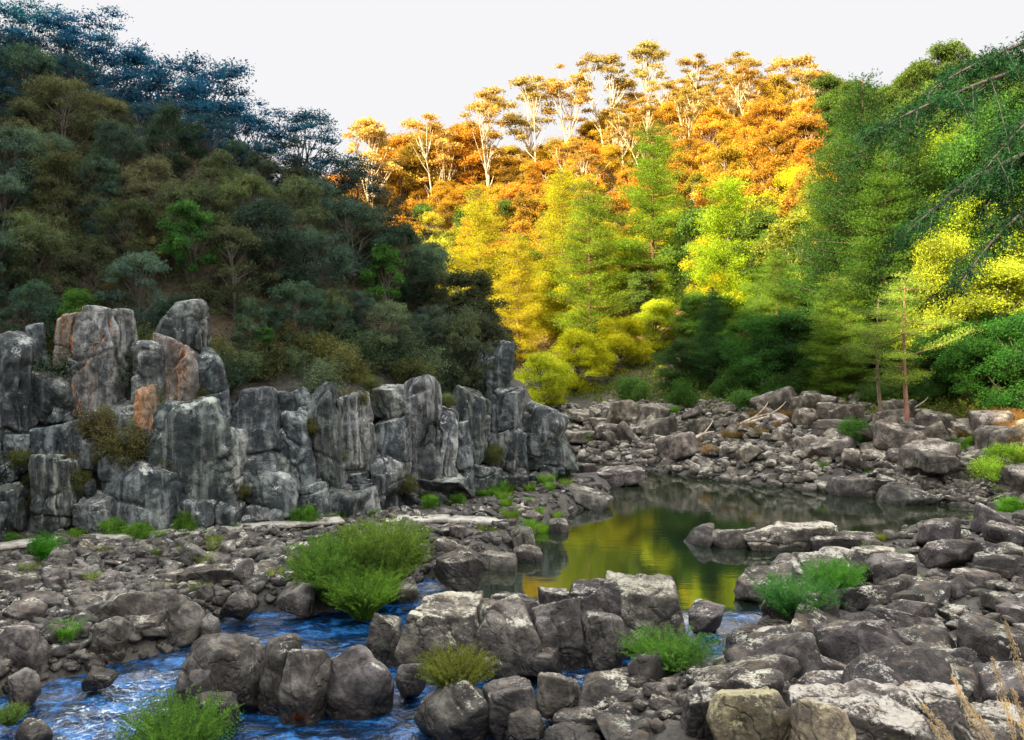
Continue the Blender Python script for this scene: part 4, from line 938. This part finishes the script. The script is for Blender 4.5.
plant(BU[3], 562, 484, 26, (.05, .16, .03), 'green bush right below the cliff tip beside the pool', nat=3.0, hs=1.3)
plant(BU[4], 327, 496, 24, (.09, .22, .03), 'small round bush in front of the cliff behind the wall', nat=3.0, z=.8)
plant(BU[0], 818, 436, 20, (.06, .2, .03), 'little round green bush in the rocks of the far bank', nat=3.0, z=1.8)
plant(BU[1], 855, 452, 34, (.06, .16, .03), 'taller green bush in the far bank rocks', nat=3.0, z=1.6, hs=1.5)
plant(BU[2], 940, 448, 40, (.06, .2, .02), 'round green bush at the foot of the far bank path', nat=3.0, z=1.8)
plant(BU[3], 966, 462, 34, (.09, .26, .03), 'light green bush right of the square slab', nat=3.0, z=1.4)
plant(BU[4], 1004, 440, 56, (.04, .15, .02), 'dense dark bush at the right border above the lawn', nat=3.0, z=2.2)
plant(BU[0], 1016, 520, 40, (.12, .32, .03), 'vivid green bush at the right border by the brown block', nat=3.0, z=.4, hs=.8)
for (px, py, w, lab) in [(350, 420, 44, 'dry grey green shrub hanging on the middle of the cliff'), (118, 470, 60, 'dry shrub with reddish twigs on the left of the buttress'), (92, 440, 50, 'tangled brown shrub beside the first pillar'), (306, 440, 30, 'dull olive shrub in a cliff cleft'),
        (20, 520, 40, 'dark shrub at the cliff foot by the left border'), (60, 480, 40, 'grey twiggy shrub over the pale split block')]:
    D = foot_y(px) + .3; x = (px - 512) / F * D; z0 = CAMZ - (py - HZ) / F * D
    tag(mk('bush', BU[px % 5], None, None, (x, D + .6, z0), (0, 0, 1), w / F * D / 3, vary(r_, (.11, .11, .05))), lab, 'bush')
for k in range(44):
    px = 20 + 11.0 * k + r_.uniform(-6, 6); D = foot_y(px) + r_.uniform(2.6, 4.6); x = (px - 512) / F * D; oak = k % 2
    s = r_.uniform(.55, 1.0) * (.7 if px > 440 else 1)
    tag(mk('bush', BU[k % 5], None, None, (x, D, Hz(x, D) - .2), (0, 0, k), (s, s, s), vary(r_, (.08, .125, .075) if oak else (.115, .13, .055), .4)), 'dull olive bush on the rim of the left cliff, between the rocks and the trees', 'bush', 'bushes along the rim of the left cliff')
for k in range(34):
    px = 8 + 14.6 * k + r_.uniform(-9, 9); py = r_.uniform(395, 500); D = foot_y(px)
    for _ in range(5): D = foot_y(px) + .42 * max(CAMZ - (py - HZ) / F * D - .6, 0)
    s = r_.uniform(.18, .5); tag(mk('bush', BU[k % 5], None, None, ((px - 512) / F * D, D - .05, CAMZ - (py - HZ) / F * D), (0, 0, k), s, vary(r_, (.10, .12, .05), .35)), 'small dull shrub rooted in a cleft of the left cliff face', 'bush', 'shrubs in the clefts of the left cliff')
# small plants in groups
def small(n, fn, meshes, col, smin, smax, name, label, group, cat='plant', a=.25):
    c = 0
    while c < n:
        p = fn(r_)
        if not p: continue
        c += 1; tag(mk(name, meshes[r_.randint(len(meshes))], None, None, (p[0], p[1], Hz(*p) - .03), (0, 0, r_.uniform(0, 6)), r_.uniform(smin, smax), vary(r_, col, a)), label, cat, group)
small(22, in_px(500, 600, 490, 528, lambda x, y, a, b: -.1 < Hz(x, y) < .9), tuf, (.13, .27, .03), .3, .7, 'grass_tuft', 'vivid green grass tuft at the tip of the left bank', 'grass tufts at the bank tip', 'grass tuft')
small(26, in_px(0, 500, 532, 600, landA), tuf, (.16, .24, .04), .2, .45, 'grass_tuft', 'small grass tuft between stones of the left bank', 'grass tufts of the left bank', 'grass tuft')
small(26, in_px(740, 1030, 550, 735, landB), tuf, (.18, .24, .05), .2, .4, 'grass_tuft', 'small grass tuft in the cracks of the right bank', 'grass tufts of the right bank', 'grass tuft')
def alongwall(r_):
    px = r_.uniform(-10, 500); D = foot_y(px) - r_.uniform(.1, 1.0); return ((px - 512) / F * D, D)
small(34, alongwall, [BU[0], BU[2]] + tuf, (.09, .20, .03), .2, .42, 'fern', 'low green plant along the foot of the left cliff', 'low plants at the cliff foot')
small(40, fb, [BU[0], BU[2]] + tuf, (.10, .22, .03), .25, .55, 'fern', 'low plant growing between the far bank rocks', 'low plants of the far bank')
def rightlawn(r_):
    px, py = r_.uniform(955, 1045), r_.uniform(470, 512); x, y = G(px, py, .5)
    return (x, y)
small(30, rightlawn, tuf + [BU[1]], (.20, .34, .04), .3, .7, 'grass_tuft', 'yellow green tuft on the mossy slope at the right border', 'tufts of the mossy slope', 'grass tuft')
small(16, lambda q: (lambda px: (lambda D: ((px - 512) / F * D, D))(q.uniform(42, 47)))(q.uniform(960, 1040)), sml, (.28, .17, .06), .4, .9, 'dry_plant', 'dry orange plant on the slope at the right border', 'dry plants at the right border')
small(12, lambda q: (lambda px: (lambda D: ((px - 512) / F * D, D))(q.uniform(51, 55)))(q.uniform(680, 790)), sml, (.26, .18, .09), .35, .6, 'dry_plant', 'dry straw coloured plant among the far bank rocks', 'dry plants of the far bank')

# ground cover: scrub nobody could count
def scrub(name, n, fn, col, seed, leaf=.2, per=26, h=.8, asp=.4, dirs=None):
    q = R(seed); pts_ = []
    while len(pts_) < n:
        X_ = fn(q, 4000); pts_ += list(X_)
    P = np.array(pts_[:n]); hh = Hgt(P[:, 0], P[:, 1])[0]; s = q.uniform(.5, 1.4, n)
    C = np.repeat(np.stack([P[:, 0], P[:, 1], hh], 1), per, 0); d = unit(q.normal(size=(n * per, 3))); d[:, 2] = np.abs(d[:, 2])
    C = C + d * (np.repeat(s, per) * h * q.uniform(size=n * per) ** .5)[:, None]
    V, Fq = leaves(q, C, leaf, asp, dirs)
    me = mesh_np(name, V, Fq); me.materials.append(M['leaf']); return tag(mk(name, me, color=col), kind='stuff')
def f_left(q, n):
    y = q.uniform(30, 75, n); x = q.uniform(-1, 1, n) * (.35 * y + 6) - .27 * y - 6; P = np.stack([x, y], 1); return P[sd_poly(P, PL) > 2.6]
def f_far(q, n):
    y = 58 + 128 * q.uniform(size=n); x = q.uniform(-.3, .7, n) * y; P = np.stack([x, y], 1); d = sd_poly(P, PF); return P[d > 18]
def f_bank(q, n):
    y = q.uniform(46, 84, n); x = q.uniform(.0, .65, n) * y; P = np.stack([x, y], 1); d = sd_poly(P, PF); return P[(d > 8) & (d < 32)]
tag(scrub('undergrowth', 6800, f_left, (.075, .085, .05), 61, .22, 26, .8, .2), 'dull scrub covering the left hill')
tag(scrub('undergrowth', 7800, f_far, (.30, .20, .045), 62, .34, 24, 1.3), 'orange brown scrub covering the far hill')
tag(scrub('undergrowth', 2600, f_bank, (.12, .17, .03), 63, .2, 26, .8), 'green scrub under the trees of the far bank')

# --- tall pine at the right, its boughs reach over the river
def bough_tree():
    q = R(77); bx, by = 15.2, 21.0; bz = Hz(bx, by); root = empty('pine_tree', (bx, by, bz - .2)); tag(root, 'nearest pine, its long dark boughs reaching in over the river from the right border', 'tree')
    o = np.array([bx, by, bz - .2]); T, L = Geo(), Geo()
    T.tube(bez((0, 0, -.3), (.2, .1, 8), (-.1, .2, 19), 12), np.linspace(.34, .06, 12), 10)
    def pt(px, py, Y): return np.array([(px - 512) / F * Y, Y, CAMZ + (HZ - py) / F * Y]) - o
    def spray(br, dens, w):
        n = len(br); L_ = np.linalg.norm(br[-1] - br[0])
        for i in range(2, n):
            for s in (-1, 1, 1, -1)[:dens - (i % 2)]:
                d = unit(br[i] - br[i - 1]); side = unit(np.cross(d, (0, 0, 1))) * s; l = w * L_ * q.uniform(.12, .34) * (1.25 - .8 * i / n)
                e = br[i] + (d * .6 + side * q.uniform(.3, 1) + np.array([0, 0, -1]) * q.uniform(.0, .75)) * l; tw = bez(br[i], (br[i] + e) / 2 + (0, 0, .08 * l), e, 7); T.tube(tw, np.linspace(.014, .005, 7), 3)
                m = int(80 + 170 * l); t = q.uniform(.1, 1.05, m); P = bez(br[i], (br[i] + e) / 2 + (0, 0, .08 * l), e, 30)[np.clip((t * 29).astype(int), 0, 29)] + q.normal(size=(m, 3)) * .09
                L.add(*leaves(q, P, .10, .22, unit(e - br[i]) * .6 + q.normal(size=(m, 3)) * .5, .3))
    B = [((1150, 40), (1010, 60), (880, 128), 17.5, 1.0), ((1150, 20), (1040, 20), (930, 90), 18.5, .9), ((1150, 130), (1010, 130), (905, 235), 18.5, 1.0), ((1150, 180), (1040, 160), (960, 285), 18, .8), ((1150, 60), (1060, 70), (985, 170), 17, .8),
         ((1150, 110), (1050, 90), (985, 210), 19.5, .9), ((1150, 40), (1030, 50), (950, 72), 20, .8)]
    for (a, b, c_, Y, w) in B:
        br = bez(pt(*a, 20.5), pt(*b, (20.5 + Y) / 2), pt(*c_, Y), 16); T.tube(br, np.linspace(.085, .012, 16), 5); spray(br, 3, w * .8)
    for k in range(46):
        z = q.uniform(5, 19); th = q.uniform(0, 6.28); l = (20 - z) * .28 * q.uniform(.6, 1.1); u = np.array([math.cos(th), math.sin(th), -.1]); 
        if u[0] < .3 : continue
        br = bez((0, 0, z), u * l * .5 + (0, 0, z), u * l + (0, 0, z - .2 * l), 9); T.tube(br, np.linspace(.05, .01, 9), 4); spray(br, 2, .8)
    tm = T.mesh('trunk', M['bark'], True); lm = L.mesh('crown', M['leaf'])
    mk('trunk', tm, None, root, color=(.05, .045, .045)); mk('crown', lm, None, root, color=(.014, .055, .022))
bough_tree()

# dry grass stalks close by at the lower right
q = R(88)
for i, (px, py, tx, ty, lab) in enumerate([(1000, 800, 952, 675, 'tallest leaning dry grass stalk at the lower right'), (985, 790, 918, 700, 'dry grass stalk bending far to the left near the corner'), (1010, 780, 968, 702, 'short straw stalk between the leaning ones'),
        (1020, 770, 992, 656, 'thin dry stalk crossing the pale topped slab'), (1040, 740, 1004, 618, 'pinkish grass stalk beside the right border'), (1030, 760, 1012, 688, 'feathered straw stalk in the bottom right corner'), (968, 800, 930, 722, 'low dry stalk over the pale corner boulder')]):
    Y0 = 5.6 + .25 * (i % 3); b = np.array([(px - 512) / F * Y0, Y0, CAMZ + (HZ - py) / F * Y0]); gz = Hz(b[0], b[1]); t = np.array([(tx - 512) / F * Y0, Y0, CAMZ + (HZ - ty) / F * Y0]); 
    base = np.array([b[0] + .12, b[1], gz - .03]); root = empty('grass_stalk', tuple(base)); tag(root, lab, 'grass stalk')
    g = Geo(); p = bez(base * 0, (b - base) * .9 + (.02, 0, .1), t - base, 14); g.tube(p, np.linspace(.0035, .0012, 14), 4); mk('stem', g.mesh('stem', M['leaf_thin'], True), None, root, color=(.40, .31, .20))
    g = Geo(); m = 420; s = np.linspace(.62, 1.0, m); P = bez(base * 0, (b - base) * .9 + (.02, 0, .1), t - base, 60)[np.clip((s * 59).astype(int), 0, 59)]; wd = .013 * np.sin(np.clip((s - .58) / .44, 0, 1) * math.pi)[:, None] + .002
    g.add(*leaves(q, P + q.normal(size=(m, 3)) * wd, .026, .22, unit(p[-1] - p[-4]) + 0 * P, .35)); mk('seed_head', g.mesh('seed_head', M['leaf_thin']), None, root, color=(.50, .40, .31))
small(9, lambda q_: (q_.uniform(2.6, 4.4), q_.uniform(5.2, 8.2)), tuf, (.22, .28, .06), .35, .6, 'grass_tuft', 'long green and straw grass tuft near the bottom right corner', 'near tufts at the corner', 'grass tuft')

# algae puddle and weed on the still water
def puddle(px, py, rx, ry, z, name, label):
    cx, cy = G(px, py, z); th = np.linspace(0, 2 * np.pi, 48, endpoint=False); rr = 1 + .25 * noise(np.stack([np.cos(th) * 1.7, np.sin(th) * 1.7, 0 * th + px], 1))
    V = np.stack([cx + rx * rr * np.cos(th), cy + ry * rr * np.sin(th), 0 * th + z], 1); V = np.concatenate([V, [[cx, cy, z + .01]]]); i = np.arange(48)
    tag(mk(name, mesh_np(name, V, np.stack([i, (i + 1) % 48, 0 * i + 48], -1)), M['algae']), label, None, None, 'stuff')
puddle(806, 645, .75, .55, .62, 'algae', 'lime green algae film on a rock puddle')
puddle(1004, 500, 1.6, 1.6, .06, 'algae', 'green weed film at the right end of the pool')
puddle(1012, 494, .9, 1.6, .07, 'algae', 'green weed film at the right end of the pool')

# driftwood on the far bank
for i, (a, b, lab) in enumerate([((735, 428), (772, 452), 'bleached driftwood branch lying down the far bank rocks'), ((740, 450), (790, 440), 'crossed driftwood branch below the bleached one'), ((880, 448), (935, 418), 'long bleached log near the reddish trunk'), ((690, 440), (716, 452), 'short driftwood stick on the far bank')]):
    Y0 = 49.5 if i == 2 else 53; P = [np.array([(p[0] - 512) / F * Y0, Y0 + .6 * k, 0]) for k, p in enumerate((a, b))]; 
    for p_ in P: p_[2] = Hz(p_[0], p_[1]) + .45
    g = Geo(); g.tube(bez(P[0], (P[0] + P[1]) / 2 + (0, 0, .25), P[1], 8), np.linspace(.13, .05, 8), 6); g.tube(bez(P[0] * .5 + P[1] * .5 + (0, 0, .1), P[1] * .9 + P[0] * .1 + (0, 0, .4), P[1] * 1.0 + (0, .2, .7), 5), np.linspace(.06, .02, 5), 5)
    tag(mk('driftwood', g.mesh('driftwood', M['bark'], True), color=(.40, .34, .27)), lab, 'driftwood')

# ------------------------------------------------------------------ light, sky, camera
def setup():
    w = bpy.data.worlds.new('World'); SC.world = w; w.use_nodes = True; t = w.node_tree; t.nodes.clear()
    az = math.atan2(SUN[0], SUN[1]); el = math.asin(SUN[2] / SUN.length)
    sky = t.nodes.new('ShaderNodeTexSky'); sky.sky_type = 'NISHITA'; sky.sun_disc = False
    sky.sun_elevation = el; sky.sun_rotation = az; sky.altitude = 200; sky.air_density = 1.0; sky.dust_density = 1.2; sky.ozone_density = 1.5
    tc = t.nodes.new('ShaderNodeTexCoord'); sx = t.nodes.new('ShaderNodeSeparateXYZ'); t.links.new(tc.outputs['Generated'], sx.inputs[0])
    mr = t.nodes.new('ShaderNodeMapRange'); t.links.new(sx.outputs['Z'], mr.inputs[0])
    mr.inputs[1].default_value = .55; mr.inputs[2].default_value = .95; mr.inputs[3].default_value = 1; mr.inputs[4].default_value = .55
    mx = t.nodes.new('ShaderNodeMix'); mx.data_type = 'RGBA'; t.links.new(mr.outputs[0], mx.inputs[0]); t.links.new(sky.outputs[0], mx.inputs[6])
    mx.inputs[7].default_value = FILL_SKY  # bright white upper sky, added above the view as fill light from overhead
    lo = t.nodes.new('ShaderNodeMapRange'); t.links.new(sx.outputs['Z'], lo.inputs[0]); lo.inputs[1].default_value = .38; lo.inputs[2].default_value = .62
    m2 = t.nodes.new('ShaderNodeMix'); m2.data_type = 'RGBA'; t.links.new(lo.outputs[0], m2.inputs[0]); m2.inputs[6].default_value = LOW_SKY; t.links.new(mx.outputs[2], m2.inputs[7]); mx = m2
    bg = t.nodes.new('ShaderNodeBackground'); bg.inputs[1].default_value = SKY_STR; t.links.new(mx.outputs[2], bg.inputs[0])
    ow = t.nodes.new('ShaderNodeOutputWorld'); t.links.new(bg.outputs[0], ow.inputs[0])
    l = bpy.data.lights.new('sun', 'SUN'); l.energy = SUN_STR; l.angle = math.radians(.6); l.color = SUN_COL
    o = bpy.data.objects.new('sun', l); COL.objects.link(o); o.rotation_euler = SUN.to_track_quat('Z', 'Y').to_euler(); o.location = (-20, -20, 60)
    c = bpy.data.cameras.new('camera'); c.lens = F / 1024 * 36; c.sensor_width = 36; c.sensor_fit = 'HORIZONTAL'; c.shift_y = -20 / 1024; c.clip_end = 3000; c.clip_start = .1
    co = bpy.data.objects.new('camera', c); COL.objects.link(co); co.location = (0, 0, CAMZ); co.rotation_euler = (math.pi / 2, 0, 0); SC.camera = co
    v = SC.view_settings; v.view_transform = 'Standard'; v.look = 'None'; v.exposure = EXPO; v.gamma = 1; v.use_curve_mapping = False
    SC.cycles.max_bounces = 6; SC.cycles.diffuse_bounces = 3; SC.cycles.glossy_bounces = 2; SC.cycles.transmission_bounces = 3; SC.cycles.transparent_max_bounces = 4
    SC.cycles.use_denoising = True
SUN = Vector((-0.72, -0.66, 0.515)); SUN_STR = 5.0; SUN_COL = (1.0, .82, .50); SKY_STR = .15; EXPO = 2.05
FILL_SKY = (8.0, 7.8, 7.4, 1); LOW_SKY = tuple(v / (SKY_STR * 2 ** EXPO) for v in (.925, .915, .935)) + (1,)
setup()
